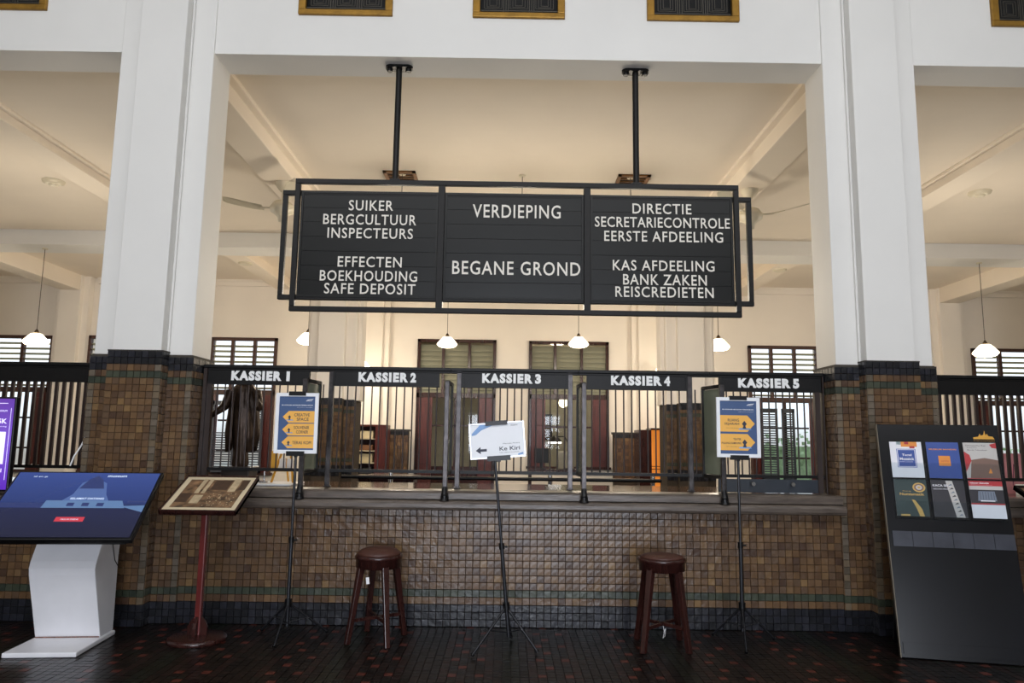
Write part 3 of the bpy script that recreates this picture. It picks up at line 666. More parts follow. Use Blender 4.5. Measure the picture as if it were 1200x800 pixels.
# framed picture in the adjoining room
pc = at(638, 500, 20.5)
t = thing('framed_picture', 'dark framed picture on the grey wall of the room behind KASSIER 3', 'picture', (pc.x, 20.58, pc.z - .35))
rectframe(MB(), (pc.x - .3, pc.x + .22, pc.z - .35, pc.z + .35), 20.54, 20.6, .05).build('frame', BLACKP, t)
MB().box(pc.x - .26, pc.x + .18, 20.57, 20.59, pc.z - .31, pc.z + .31).build('picture', mat('picture_brown', (96, 84, 70), .5, var=.5, scale=9), t)
rl = bpy.data.lights.new('room_lamp', 'POINT'); rl.energy = 45; rl.color = (1, .85, .62); rl.shadow_soft_size = .15
o = bpy.data.objects.new('room_lamp', rl); COL.objects.link(o); o.location = (1.3, 19.3, 3.6)
t = thing('globe_lamp', 'round glowing globe lamp in the room behind the middle window', 'lamp', (1.25, 19.0, 3.35))
p = at(660, 472, 19.0); MB().lathe((p.x, 19.0, p.z), [(.02, -.12), (.09, -.08), (.12, 0), (.09, .08), (.02, .12)], 16).build('globe', SHADE, t)
MB().tube((p.x, 19.0, p.z + .1), (p.x, 19.0, 4.5), .008).build('cord', BLACKP, t)
# barrier rail on posts
t = thing('barrier_rail', 'thin black barrier rail on posts just behind the counter', 'railing', (.5, 9.0, 0))
z = at(600, 561, 9.0).z
MB().tube((at(400, 561, 9).x, 9, z), (at(775, 561, 9).x, 9, z), .022).build('rail', BLACKP, t)
for px in (457, 645, 766): x = at(px, 561, 9).x; MB().tube((x, 9.05, 0), (x, 9.05, z + .05), .028).lathe((x, 9.05, 0), [(.15, 0), (.15, .02), (.03, .04)], 16).build('post', CHROME, t)
# extra dark desk line behind counters 1..: long mahogany desk front
t = thing('back_desk', 'low mahogany desk seen under the rail behind KASSIER 2', 'desk', (-1.9, 11.4, 0))
MB().box(at(430, 560, 11.4).x, at(489, 560, 11.4).x, 11.2, 11.8, .96, 1.02).build('desk_top', MAHOD, t)
MB().box(at(434, 560, 11.4).x, at(486, 560, 11.4).x, 11.25, 11.75, 0, .96).build('body', MAHOD, t)
# ================================================================== ON THE COUNTER: statue etc.
def statue():
    YZ = 7.12; c = at(281, 546, YZ); x = c.x; zb = 1.126
    t = thing('bronze_statue', 'dark bronze statue of a robed figure behind the KASSIER 1 grille', 'statue', (x, YZ, zb))
    z0 = c.z
    MB().box(x - .13, x + .13, YZ - .12, YZ + .12, zb, z0 - .03).box(x - .15, x + .15, YZ - .14, YZ + .14, zb, zb + .03).box(x - .15, x + .15, YZ - .14, YZ + .14, z0 - .035, z0).build('plinth', mat('dark_stone', (46, 40, 36), .35), t, bevel=.008)
    fold = lambda a, z: .07 * math.sin(9 * a + 7 * z) + .04 * math.sin(17 * a - 5 * z)
    b = MB(); b.sm = True
    # body: one continuous lathed and pleated surface from feet to neck
    b.lathe((x, YZ, z0), [(.065, 0), (.072, .03), (.062, .12), (.068, .25), (.075, .34), (.085, .42), (.08, .52), (.095, .60), (.11, .68), (.11, .73), (.08, .77), (.04, .79), (.036, .82)], 40, 1.05, .8, fold)
    b.build('robed_body', BRONZE, t)
    # cloak, open at the front, with a pointed hem
    k = MB(); n = 36; rows = [(.74, .085), (.70, .115), (.60, .122), (.50, .13), (.40, .14), (.30, .15), (.23, .135)]
    V = []
    for j, (z, r) in enumerate(rows):
        for i in range(n):
            a = R(-62) + R(304) * i / (n - 1); q = 1 + .09 * math.sin(a * 8 + z * 9)
            hem = (.10 * abs(math.sin(a * 1.5))) if j == len(rows) - 1 else 0
            V.append((x + r * q * 1.0 * math.cos(a), YZ + .02 + r * q * .75 * math.sin(a), z0 + z - hem))
    k.add(V, [(j * n + i, j * n + i + 1, (j + 1) * n + i + 1, (j + 1) * n + i) for j in range(len(rows) - 1) for i in range(n - 1)], True)
    o = k.build('cloak', BRONZE, t); s = o.modifiers.new('solid', 'SOLIDIFY'); s.thickness = .012
    # arms
    A = [MB(), MB()]
    def arm(P, Rr, A):
        _arm(P, Rr, A)
    def _arm(P, Rr, A):
        for (p, q, r0, r1) in zip(P[:-1], P[1:], Rr[:-1], Rr[1:]): A.tube(p, q, r0, r1, 12); A.lathe(q, [(r1 * .2, -r1 * .95), (r1 * .8, -r1 * .6), (r1, 0), (r1 * .8, r1 * .6), (r1 * .2, r1 * .95)], 12)
    arm([Vector((x - .12, YZ - .02, z0 + .71)), Vector((x - .16, YZ - .06, z0 + .56)), Vector((x - .30, YZ - .09, z0 + .45))], [.05, .04, .022], A[0])
    arm([Vector((x + .12, YZ - .02, z0 + .71)), Vector((x + .17, YZ - .05, z0 + .56)), Vector((x + .17, YZ - .13, z0 + .62))], [.05, .042, .022], A[1])
    for sx, hx, hz in ((-1, x - .315, z0 + .435), (1, x + .172, z0 + .63)):
        B = A[0 if sx < 0 else 1]
        for f in range(4): B.tube((hx + (f - 1.5) * .009, YZ - .12, hz), (hx + (f - 1.5) * .009 + sx * .01, YZ - .14, hz - .045 * -sx if sx > 0 else hz - .04), .006, .004, 6)
        B.tube((hx, YZ - .11, hz + .012), (hx - sx * .025, YZ - .13, hz + .01), .006, .004, 6); B.lathe((hx, YZ - .11, hz), [(.004, -.022), (.018, -.012), (.02, .005), (.01, .02)], 10)
    for B in A: B.build('arm', BRONZE, t)
    MB().tube((x + .175, YZ - .14, z0 + .56), (x + .175, YZ - .14, z0 + .70), .014, .014, 10).build('scroll', BRONZE, t)
    h = MB(); zc = z0 + .865
    h.lathe((x, YZ - .01, zc), [(.02, -.085), (.045, -.07), (.056, -.03), (.062, .01), (.058, .05), (.035, .08), (.01, .09)], 20, .95, 1.1)
    h.add([(x - .009, YZ - .078, zc - .015), (x + .009, YZ - .078, zc - .015), (x, YZ - .092, zc - .02), (x, YZ - .075, zc + .02)], [(0, 2, 3), (2, 1, 3), (0, 1, 2)])
    for s_ in (-1, 1):
        h.lathe((x + s_ * .024, YZ - .066, zc + .01), [(.002, -.006), (.008, 0), (.002, .006)], 8)
        h.lathe((x + s_ * .06, YZ, zc - .005), [(.004, -.016), (.01, 0), (.004, .016)], 8)
    h.box(x - .018, x + .018, YZ - .073, YZ - .062, zc - .045, zc - .039)
    hd = h.build('head', BRONZE, t)
    MB().lathe((x, YZ + .008, zc + .015), [(.064, -.03), (.069, .02), (.06, .065), (.03, .088)], 20, .97, 1.08, lambda a, z: .04 * math.sin(13 * a)).build('hair', BRONZE, t)
statue()
# tray, easel, card stand on worktop
tx0, tx1 = at(300, 570, 6.95).x, at(348, 570, 6.95).x
o = MB().box(tx0, tx1, 6.72, 7.2, 1.126, 1.142).build('white_tray', PAPER, orig=((tx0 + tx1) / 2, 6.95, 1.126), bevel=.004); tagp(o, 'flat white tray on the worktop under KASSIER 1', 'tray')
ex = at(333, 560, 7.0).x
t = thing('table_easel', 'small golden table easel on the white tray behind KASSIER 1', 'easel', (ex, 7.0, 1.142))
for s in (-1, 1): MB().bar((ex + s * .10, 6.94, 1.142), (ex + s * .045, 7.02, 1.40), .016, .014).build('leg', GOLD, t)
MB().bar((ex, 7.14, 1.142), (ex, 7.03, 1.36), .014, .014).build('leg', GOLD, t)
MB().box(ex - .13, ex + .10, 6.955, 6.985, 1.243, 1.262).build('ledge', GOLD, t)
o = MB().box(ex - .12, ex - .06, 6.965, 6.975, 1.262, 1.43).build('yellow_card', GOLD, orig=(ex - .09, 6.97, 1.262)); tagp(o, 'narrow yellow card standing on the golden easel ledge', 'card')
for k, dx in enumerate((-.04, .03)):
    o = MB().box(ex + dx, ex + dx + .055, 6.957, 6.985, 1.262, 1.36).box(ex + dx + .005, ex + dx + .05, 6.955, 6.957, 1.28, 1.30).build('gift_box', mat('gift_white', (222, 214, 206), .6), orig=(ex + dx, 6.97, 1.262), bevel=.003); tagp(o, 'small white box on the golden easel, %s' % ('nearer the yellow card' if k == 0 else 'farther from the yellow card'), 'box')
sx = at(309, 570, 6.9).x
t = thing('card_holder', 'small metal card stand on the white tray left of the easel', 'stand', (sx, 6.9, 1.142))
MB().box(sx - .04, sx + .03, 6.87, 6.93, 1.142, 1.155).build('base', CHROME, t, bevel=.003)
MB().tube((sx, 6.9, 1.15), (sx, 6.9, 1.25), .008).build('stem', CHROME, t)
# ================================================================== TRIPOD SIGNS
BLUE = mat('print_blue', (58, 84, 128), .45, var=.05); YEL = mat('print_yellow', (240, 180, 80), .45, var=.04); INK = mat('print_navy_ink', (38, 42, 62), .5, var=0)
WPR = mat('print_white', (236, 238, 242), .45, var=.02); LBL = mat('print_light_blue', (120, 160, 210), .45, var=.2, scale=8); SILV = mat('silver_frame', (196, 200, 206), .3, metal=.4, var=.03)
def tripod(cx, cy, feet, ztop, hub, toplean=0.0, label='', w_=.33, h_=.45, zc=1.68, xs=0, roll=0, art=None, yface=None, rim=None):
    t = thing('tripod_sign_stand', label, 'sign stand', (cx, cy, 0))
    def L(z): return Vector((cx + toplean * (z - .1), cy, z))
    MB().tube(L(.09), L(.75), .015, .015, 12).build('lower_tube', STEEL, t)
    MB().tube(L(.72), L(ztop), .011, .011, 12).build('upper_tube', STEEL, t)
    MB().tube(L(.73), L(.775), .021, .021, 12).tube(L(.75) + Vector((.015, 0, 0)), L(.75) + Vector((.045, 0, 0)), .008).build('collar', BLACKP, t)
    MB().tube(L(hub - .03), L(hub + .03), .027, .027, 12).build('hub', BLACKP, t)
    for (fx, fy) in feet:
        top = L(hub); F_ = Vector((fx, fy, .012))
        lg = MB().tube(top, F_, .009, .009, 8).build('leg', STEEL, t)
        MB().tube(F_ + (top - F_) * .03, F_, .014, .012, 8).build('rubber_foot', BLACKP, lg)
        mid = top.lerp(F_, .5); MB().tube(mid, L(.12), .006, .006, 6).build('brace', STEEL, t)
        MB().lathe(mid + Vector((0, 0, -.01)), [(.003, 0), (.01, .008), (.003, .016)], 8).build('rivet', CHROME, t)
    yf = cy - .03
    c = Vector((cx + toplean * (zc - .1) + xs, yf, zc)); ca, sa = math.cos(roll), math.sin(roll)
    U = Vector((ca, 0, sa)); Vv = Vector((-sa, 0, ca)); N = Vector((0, -1, 0))
    O = c - U * w_ / 2 - Vv * h_ / 2; fr = (O, U, Vv, N)
    T = Matrix((( U.x, -N.x, Vv.x, O.x), (U.y, -N.y, Vv.y, O.y), (U.z, -N.z, Vv.z, O.z), (0, 0, 0, 1)))
    b = .028 if rim is None else rim
    f = MB(); f.box(0, w_, -.008, .010, 0, b, T).box(0, w_, -.008, .010, h_ - b, h_, T).box(0, b, -.008, .010, b, h_ - b, T).box(w_ - b, w_, -.008, .010, b, h_ - b, T)
    f.build('sign_frame', WPR if rim is None else SILV, t)
    bd = MB(); mats = [BLUE, YEL, INK, WPR, LBL]
    bd.mat(0 if art is not art_m else 3).box(b, w_ - b, .0, .008, b, h_ - b, T)
    art(bd, fr, w_, h_)
    bd.build('printed_sheet', mats, t)
    cl = MB().box(w_ * .3, w_ * .7, -.014, .016, h_ - .022, h_ + .012, T).box(w_ * .3, w_ * .72, -.016, .016, -.02, .018, T)
    cl.build('clip', BLACKP, t)
    MB().box(w_ * .46, w_ * .54, .016, .03, -.03, h_ * .6, T).build('mount_plate', BLACKP, t)
def arrow(m, fr, u0, u1, v0, v1, left, tip):
    vm = (v0 + v1) / 2
    P = [(u0, vm), (u0 + tip, v0), (u1, v0), (u1, v1), (u0 + tip, v1)] if left else [(u0, v0), (u1 - tip, v0), (u1, vm), (u1 - tip, v1), (u0, v1)]
    m.mat(1).poly(fr, P, .0008)
def head_text(m, fr, w_, h_):
    m.mat(3).text(fr, 'BI CORNER MUSEUM PERBANKAN', w_ * .14, w_ * .86, h_ * .79, h_ * .805, .0016, bold=.03)
    m.text(fr, 'explore ruangan', w_ * .5, w_ * .86, h_ * .755, h_ * .765, .0016)
    m.poly(fr, [(w_ * .70, h_ * .872), (w_ * .84, h_ * .885), (w_ * .88, h_ * .90), (w_ * .74, h_ * .888)], .0016)
    m.text(fr, 'museum', w_ * .70, w_ * .84, h_ * .862, h_ * .872, .0016)
def figure(m, fr, u, v, s):
    m.mat(2).poly(fr, [(u - .25 * s, v), (u + .25 * s, v), (u + .12 * s, v + .35 * s), (u + .32 * s, v + .6 * s), (u, v + s), (u - .32 * s, v + .6 * s), (u - .12 * s, v + .35 * s)], .0018)
    m.mat(4).poly(fr, [(u - .8 * s, v - .15 * s), (u + .9 * s, v - .15 * s), (u + .7 * s, v + .05 * s), (u - .6 * s, v + .05 * s)], .0017)
def art_l(m, fr, w_, h_):
    head_text(m, fr, w_, h_)
    for k, (a, b_) in enumerate((('CREATIVE', 'SPACE'), ('SOUVENIR', 'CORNER'), ('TERAS KOPI', None))):
        v1 = h_ * (.70 - .21 * k); v0 = v1 - h_ * .195; arrow(m, fr, w_ * .17, w_ * .915, v0, v1, True, w_ * .14)
        figure(m, fr, w_ * .33, v0 + .25 * (v1 - v0), h_ * .075)
        if b_:
            m.mat(2).text(fr, a, w_ * .44, w_ * .80, v0 + .54 * (v1 - v0), v0 + .80 * (v1 - v0), .0016, bold=.01); m.text(fr, b_, w_ * .50, w_ * .78, v0 + .17 * (v1 - v0), v0 + .43 * (v1 - v0), .0016, bold=.01)
        else: m.mat(2).text(fr, a, w_ * .42, w_ * .86, v0 + .34 * (v1 - v0), v0 + .60 * (v1 - v0), .0016, bold=.01)
def art_r(m, fr, w_, h_):
    head_text(m, fr, w_, h_)
    for k, L_ in enumerate(((('RUANG', .26, .52), ('SEJARAH', .18, .52)), (('TEATER', .38, .56), ('PULANG KAMPUNG', .11, .56)))):
        v1 = h_ * (.70 - .31 * k); v0 = v1 - h_ * .275; arrow(m, fr, w_ * .085, w_ * .88, v0, v1, False, w_ * .17)
        figure(m, fr, w_ * .64, v0 + .2 * (v1 - v0), h_ * .13)
        hh = .17 if k == 0 else .12
        for q, (s, u0, u1) in enumerate(L_): m.mat(2).text(fr, s, w_ * u0, w_ * u1, v0 + (.62 - .24 * q) * (v1 - v0), v0 + (.62 - .24 * q + hh) * (v1 - v0), .0016, bold=.012)
        m.text(fr, 'lantai dasar gedung', w_ * .22, w_ * .5, v0 + .2 * (v1 - v0), v0 + .25 * (v1 - v0), .0016)
def art_m(m, fr, w_, h_):
    m.mat(4).poly(fr, [(.02, h_ * .66), (w_ * .12, h_ * .68), (w_ * .22, h_ * .80), (w_ * .48, h_ * .95), (w_ * .2, h_ * .95), (.02, h_ * .72)], .0012)
    m.mat(4).poly(fr, [(w_ * .86, .012), (w_ - .02, .02), (w_ - .02, .035), (w_ * .86, .025)], .0012)
    a = .07; m.mat(2).poly(fr, [(w_ * .10, h_ * .24), (w_ * .19, h_ * .34), (w_ * .19, h_ * .275), (w_ * .30, h_ * .275), (w_ * .30, h_ * .205), (w_ * .19, h_ * .205), (w_ * .19, h_ * .14)], .0012)
    m.text(fr, 'Ke Kiri', w_ * .53, w_ * .90, h_ * .20, h_ * .31, .0012, bold=.012)
    m.text(fr, 'Menuju Acara', w_ * .60, w_ * .90, h_ * .37, h_ * .41, .0012); m.text(fr, 'lobi utama museum', w_ * .53, w_ * .88, h_ * .135, h_ * .16, .0012)
    m.text(fr, 'museum', w_ * .76, w_ * .88, h_ * .88, h_ * .91, .0012)
tripod(-1.70, 6.02, [(-1.71, 5.74), (-1.42, 6.20), (-1.96, 6.22)], 1.62, .27, 0.0, 'tripod stand with a blue sheet of three left-pointing yellow arrows, CREATIVE SPACE', .345, .485, at(348, 495.5, 5.98).z, .0, R(.3), art_l)
tripod(.035, 5.80, [(-.229, 5.577), (.251, 5.684), (.06, 6.10)], 1.45, .31, -.095, 'leaning tripod stand with a tilted white sign reading Ke Kiri', .43, .275, at(578, 515.5, 5.77).z, .03, R(4.6), art_m, rim=.009)
tripod(1.885, 6.05, [(1.81, 5.73), (2.17, 6.15), (1.70, 6.25)], 1.62, .28, 0.0, 'tripod stand with a blue sheet of two right-pointing yellow arrows, RUANG SEJARAH', .355, .485, at(867, 500.5, 6.01).z, .0, R(-.3), art_r)
# ================================================================== STOOLS
def stool(cx, cy, feet, label, domed, tag=True):
    t = thing('bar_stool', label, 'stool', (cx, cy, 0), group='bar stools at the counter')
    zr = .625 if domed else .645
    rim = MB().lathe((cx, cy, zr), [(.165, -.075), (.178, -.07), (.178, -.01), (.185, -.005), (.188, .01), (.182, .022), (.15, .024)], 32)
    rim.build('seat_rim', MAHOD, t)
    pr = [(.165, .02), (.172, .03), (.168, .04), (.14, .062), (.09, .078), (.03, .085), (.002, .086)] if domed else [(.160, .02), (.168, .026), (.164, .034), (.13, .046), (.08, .054), (.03, .057), (.002, .058)]
    MB().lathe((cx, cy, zr), pr, 32, cap=False).build('cushion', CUSH, t)
    for (fx, fy) in feet:
        d = Vector((fx - cx, fy - cy, 0)).normalized(); top = Vector((cx, cy, zr - .02)) + d * .145; F_ = Vector((fx, fy, 0)); ax = (top - F_)
        m = MB(); u = Vector((-d.y, d.x, 0)); V = []
        for q, s in ((F_, .019), (F_.lerp(top, .5), .021), (top, .026)): V += [q + u * s - d * s, q + u * s + d * s, q - u * s + d * s, q - u * s - d * s]
        m.add(V, [(3, 2, 1, 0), (8, 9, 10, 11)] + [(k * 4 + i, k * 4 + (i + 1) % 4, (k + 1) * 4 + (i + 1) % 4, (k + 1) * 4 + i) for k in range(2) for i in range(4)])
        m.build('leg', MAHO if False else MAHOD, t, bevel=.004)
    zz = .17
    for a, b_ in ((0, 2), (1, 3)):
        pa = Vector((*feet[a], 0)).lerp(Vector((cx, cy, zr)), zz / zr * .45); pb = Vector((*feet[b_], 0)).lerp(Vector((cx, cy, zr)), zz / zr * .45); pa.z = pb.z = zz
        MB().bar(pa, pb, .02, .024).build('stretcher', MAHOD, t)
    if domed: MB().box(-.012, .012, -.001, .001, -.05, 0, Matrix.Translation((cx - .055, cy - .17, .50)) @ Matrix.Rotation(R(-8), 4, 'Y')).build('paper_tag', PAPER, t)
    else: MB().path([(cx, cy, .175), (cx + .008, cy - .02, .12), (cx, cy - .02, .07)], .002, 5).path([(cx + .004, cy - .02, .11), (cx + .02, cy - .02, .14), (cx + .012, cy - .02, .08)], .002, 5).build('string', PAPER, t)
stool(-1.0, 6.02, [(-1.195, 5.87), (-.876, 5.79), (-.80, 6.17), (-1.12, 6.27)], 'dark wooden bar stool with a domed brown cushion in front of KASSIER 2', True)
stool(1.225, 5.92, [(1.04, 5.73), (1.385, 5.74), (1.40, 6.11), (1.06, 6.12)], 'dark wooden bar stool with a flat cushion in front of KASSIER 4', False)
# ================================================================== PHOTO LECTERN
def slanted(name_parent, C, w_, dep, z_lo, z_hi, th):
    pass
lx = -2.36
t = thing('photo_lectern', 'dark wooden pedestal lectern holding a framed sepia photograph', 'lectern', (lx, 5.93, 0))
MB().lathe((lx, 5.93, 0), [(.215, 0), (.22, .012), (.215, .03), (.19, .04), (.06, .045)], 36).build('base', MAHOD, t)
MB().box(lx - .024, lx + .024, 5.906, 5.954, .04, 1.08).build('post', mat('red_mahogany', (96, 36, 34), .25, var=.2, stretch=(6, 6, .6)), t, bevel=.008)
for dx, dy in ((1, 0), (-1, 0), (0, -1), (0, 1)):
    m = MB(); P = [(.024, .04), (.075, .04), (.075, .10), (.06, .14), (.024, .18)]
    V = [Vector((lx + dx * p, 5.93 + dy * p, z)) for p, z in P]; n = Vector((dy, dx, 0)) * .012
    m.add([v + n for v in V] + [v - n for v in V], [(0, 1, 2, 3, 4), (9, 8, 7, 6, 5)] + [(i, 5 + i, 5 + (i + 1) % 5, (i + 1) % 5) for i in range(5)])
    m.build('brace', MAHOD, t)
BL = at(185, 598, 5.68); BRr = at(276, 598, 5.68); TL = at(218, 557, 6.17)
W_ = BRr.x - BL.x; U = Vector((1, 0, 0)); Vv = Vector((0, TL.y - BL.y, TL.z - BL.z)); Hs = Vv.length; Vv.normalize(); N = U.cross(Vv).normalized()
O = Vector((lx - W_ / 2 - .03, BL.y, BL.z)); O.x = BL.x
T = Matrix(((U.x, Vv.x, N.x, O.x), (U.y, Vv.y, N.y, O.y), (U.z, Vv.z, N.z, O.z), (0, 0, 0, 1)))
f = MB().box(0, W_, 0, Hs, -.035, -.012, T); e_ = .012
for a in ((0, W_, 0, e_), (0, W_, Hs - e_, Hs), (0, e_, 0, Hs), (W_ - e_, W_, 0, Hs)): f.box(a[0], a[1], a[2], a[3], -.035, .004, T)
f.build('frame', MAHOD, t)
MB().box(e_, W_ - e_, e_, Hs - e_, -.012, -.006, T).build('mount', mat('cream_mount', (214, 198, 166), .5, var=.03), t)
sep = mat('sepia_photo', (120, 92, 66), .5, var=.75, scale=16); SEPL = mat('sepia_light', (190, 170, 136), .5, var=.2, scale=30); SEPD = mat('sepia_dark', (74, 54, 40), .5, var=.2, scale=30)
p = MB(); fr = (O, U, Vv, N); m_ = .055
p.mat(0).rect(fr, m_, W_ - m_, m_ * 1.1, Hs - m_, -.005)
for (u0, u1, v0, v1, k) in ((.27, .33, .5, .92, 1), (.36, .41, .5, .92, 1), (.70, .80, .55, .92, 1), (.45, .68, .6, .88, 2), (.82, .92, .6, .9, 2), (.30, .42, .22, .45, 1), (.10, .26, .25, .5, 2)):
    p.mat(k).rect(fr, W_ * u0, W_ * u1, Hs * v0, Hs * v1, -.0044)
rr = random.Random(3)
for k in range(70):
    u = W_ * rr.uniform(.48, .86); v = Hs * rr.uniform(.16, .5); s = .006; p.mat(rr.choice((1, 1, 2))).poly(fr, [(u - s, v), (u, v - s), (u + s, v), (u, v + s * 1.4)], -.0042)
p.build('photograph', [sep, SEPL, SEPD], t)
MB().box(W_ / 2 - .09, W_ / 2 + .09, Hs * .3, Hs * .7, -.06, -.035, T).build('bracket', MAHOD, t)
# second lectern at the right edge of the picture
t = thing('photo_lectern', 'black framed photo lectern at the right edge beside the brochure board', 'lectern', (4.35, 5.95, 0))
MB().lathe((4.35, 5.95, 0), [(.215, 0), (.22, .012), (.215, .03), (.19, .04), (.06, .045)], 28).build('base', MAHOD, t)
MB().box(4.326, 4.374, 5.926, 5.974, .04, 1.12).build('post', MAHOD, t)
O2 = at(1204, 606, 5.68); O2.z = 1.03; TL2 = at(1188, 569, 6.15); O2.x = at(1202, 600, 5.68).x
Vv = Vector((0, TL2.y - O2.y, TL2.z - O2.z)); Hs = Vv.length; Vv.normalize(); N = U.cross(Vv).normalized()
O2.x = TL2.x; T = Matrix(((U.x, Vv.x, N.x, O2.x), (U.y, Vv.y, N.y, O2.y), (U.z, Vv.z, N.z, O2.z), (0, 0, 0, 1)))
f = MB().box(0, .55, 0, Hs, -.03, -.012, T); e_ = .02
for a in ((0, .55, 0, e_), (0, .55, Hs - e_, Hs), (0, e_, 0, Hs), (.55 - e_, .55, 0, Hs)): f.box(a[0], a[1], a[2], a[3], -.035, .004, T)
f.build('frame', BLACKB, t)
MB().box(e_, .55 - e_, e_, Hs - e_, -.012, -.006, T).build('photograph', sep, t)
# ================================================================== TOUCH KIOSK
kx, ky, kr = -3.28, 5.72, R(5)
t = thing('touch_kiosk', 'white pedestal kiosk carrying a large slanted black touch screen', 'kiosk', (kx, ky, 0), kr)
kb = MB().box(-.255, .245, -.29, .34, .0, .035); kb.build('base_plate', WHITEP, t, local=True, bevel=.008)
P = [(.0, .035), (-.02 + .15, .035), (.40, .035)]
prof = [(.12, .035), (-.055, .52), (-.065, .57), (-.05, .62), (.05, .80), (.36, .80), (.335, .6), (.34, .3), (.345, .035)]
MB().prism(prof, 0, -.245, .225).build('pedestal', WHITEP, t, local=True, bevel=.006)
MB().box(.05, .15, .345, .40, .12, .42).box(.08, .12, .40, .42, .2, .34).build('rear_unit', BLACKP, t, local=True)
MB().path([(.228, .18, .80), (.230, .20, .70), (.229, .26, .58), (.228, .335, .52)], .003, 6).build('cable', BLACKP, t, local=True)
MB().box(-.24, .22, .108, .112, .036, .044).build('scuff', mat('scuff_brown', (120, 90, 80), .8, var=.6, scale=60), t, local=True)
sw, sh = 1.075, .69; ta = R(40.5)
U = Vector((1, 0, 0)); Vv = Vector((0, math.cos(ta), math.sin(ta))); N = U.cross(Vv)
Ok = Vector((-.48, -.40, .825))
T = Matrix(((U.x, Vv.x, N.x, Ok.x), (U.y, Vv.y, N.y, Ok.y), (U.z, Vv.z, N.z, Ok.z), (0, 0, 0, 1)))
MB().box(0, sw, 0, sh, -.045, -.004, T).box(.1, sw - .06, .03, sh - .1, -.09, -.04, T).build('housing', BLACKP, t, local=True, bevel=.006)
SCR = bpy.data.materials.new('screen_blue_image'); SCR.use_nodes = True; n_ = SCR.node_tree.nodes; L_ = SCR.node_tree.links; b_ = n_['Principled BSDF']
b_.inputs['Base Color'].default_value = (.01, .012, .02, 1); b_.inputs['Roughness'].default_value = .12; b_.inputs['Specular IOR Level'].default_value = .3
tcn = n_.new('ShaderNodeTexCoord'); spn = n_.new('ShaderNodeSeparateXYZ'); rm = n_.new('ShaderNodeValToRGB'); mrn = n_.new('ShaderNodeMapRange')
mrn.inputs['From Min'].default_value = .84; mrn.inputs['From Max'].default_value = 1.28
L_.new(tcn.outputs['Object'], spn.inputs[0]); L_.new(spn.outputs['Z'], mrn.inputs['Value']); L_.new(mrn.outputs[0], rm.inputs[0]); L_.new(rm.outputs[0], b_.inputs['Emission Color'])
rm.color_ramp.elements[0].color = lin((34, 34, 58)); rm.color_ramp.elements[1].color = lin((62, 84, 158))
e = rm.color_ramp.elements.new(.42); e.color = lin((38, 42, 78)); e = rm.color_ramp.elements.new(.5); e.color = lin((48, 66, 128))
b_.inputs['Emission Strength'].default_value = .8
def em(n, c, s=.8): return mat(n, c, .3, var=0, emit=s)
KM = [SCR, em('screen_teal', (78, 104, 140)), em('screen_dark_blue', (38, 48, 90)), em('screen_red', (170, 50, 62)), em('screen_white', (190, 205, 225)), em('screen_roof', (66, 86, 132))]
s_ = MB(); fr = (Ok, U, Vv, N); b0 = .018
s_.mat(0).rect(fr, b0, sw - b0, b0, sh - b0, .0)
s_.mat(5).poly(fr, [(.42, .34), (.80, .34), (.74, .44), (.70, .56), (.60, .62), (.52, .56), (.50, .44)], .0006)
s_.mat(2).poly(fr, [(.52, .5), (.7, .5), (.66, .60), (.61, .64), (.56, .60)], .0010)
s_.mat(1).poly(fr, [(.33, .30), (.92, .30), (.88, .375), (.34, .375)], .0010)
for k in range(3): s_.mat(2).rect(fr, .50 + .105 * k, .55 + .105 * k, .318, .352, .0014)
s_.mat(2).rect(fr, b0, .33, .30, .35, .0008).mat(1).poly(fr, [(.88, .32), (sw - b0, .26), (sw - b0, .33)], .0009)
s_.mat(2).rect(fr, .92, sw - b0, .36, .375, .0008)
s_.mat(4).text(fr, 'SELAMAT DATANG', .50, .74, .385, .405, .0014, bold=.02).text(fr, 'museum', .68, .82, .625, .645, .0014, bold=.01).text(fr, 'id en jp', .14, .24, .615, .635, .0014)
s_.mat(3).rect(fr, .48, .68, .165, .21, .0012)
s_.mat(4).text(fr, 'MULAI DISINI', .52, .64, .18, .193, .0018)
s_.build('screen', KM, t, local=True)
# purple upright display
px0 = at(18, 468, 5.95).x
t = thing('upright_display', 'upright digital display with a glowing purple poster at the left edge', 'display', (px0 - .35, 6.0, 0))
MB().box(px0 - .72, px0, 5.97, 6.02, 1.10, 1.85).build('housing', BLACKP, t, bevel=.008)
PUR = bpy.data.materials.new('purple_poster'); PUR.use_nodes = True; n_ = PUR.node_tree.nodes; L_ = PUR.node_tree.links; b_ = n_['Principled BSDF']
b_.inputs['Base Color'].default_value = (.01, .01, .02, 1); b_.inputs['Roughness'].default_value = .3
tcn = n_.new('ShaderNodeTexCoord'); spn = n_.new('ShaderNodeSeparateXYZ'); rm = n_.new('ShaderNodeValToRGB'); mrn = n_.new('ShaderNodeMapRange')
mrn.inputs['From Min'].default_value = 1.12; mrn.inputs['From Max'].default_value = 1.84
L_.new(tcn.outputs['Object'], spn.inputs[0]); L_.new(spn.outputs['Z'], mrn.inputs['Value']); L_.new(mrn.outputs[0], rm.inputs[0]); L_.new(rm.outputs[0], b_.inputs['Emission Color'])
rm.color_ramp.elements[0].color = lin((96, 40, 190)); rm.color_ramp.elements[1].color = lin((104, 62, 170)); e = rm.color_ramp.elements.new(.5); e.color = lin((128, 90, 214))
b_.inputs['Emission Strength'].default_value = 1.0
fr = frame_xz(px0 - .72, 1.10, 5.97); s_ = MB()
s_.mat(0).rect(fr, .015, .705, .015, .735, .001)
for a in ((.06, .655, .695, .70), (.06, .655, .05, .055), (.682, .686, .09, .66)): s_.mat(1).rect(fr, a[0], a[1], a[2], a[3], .0015)
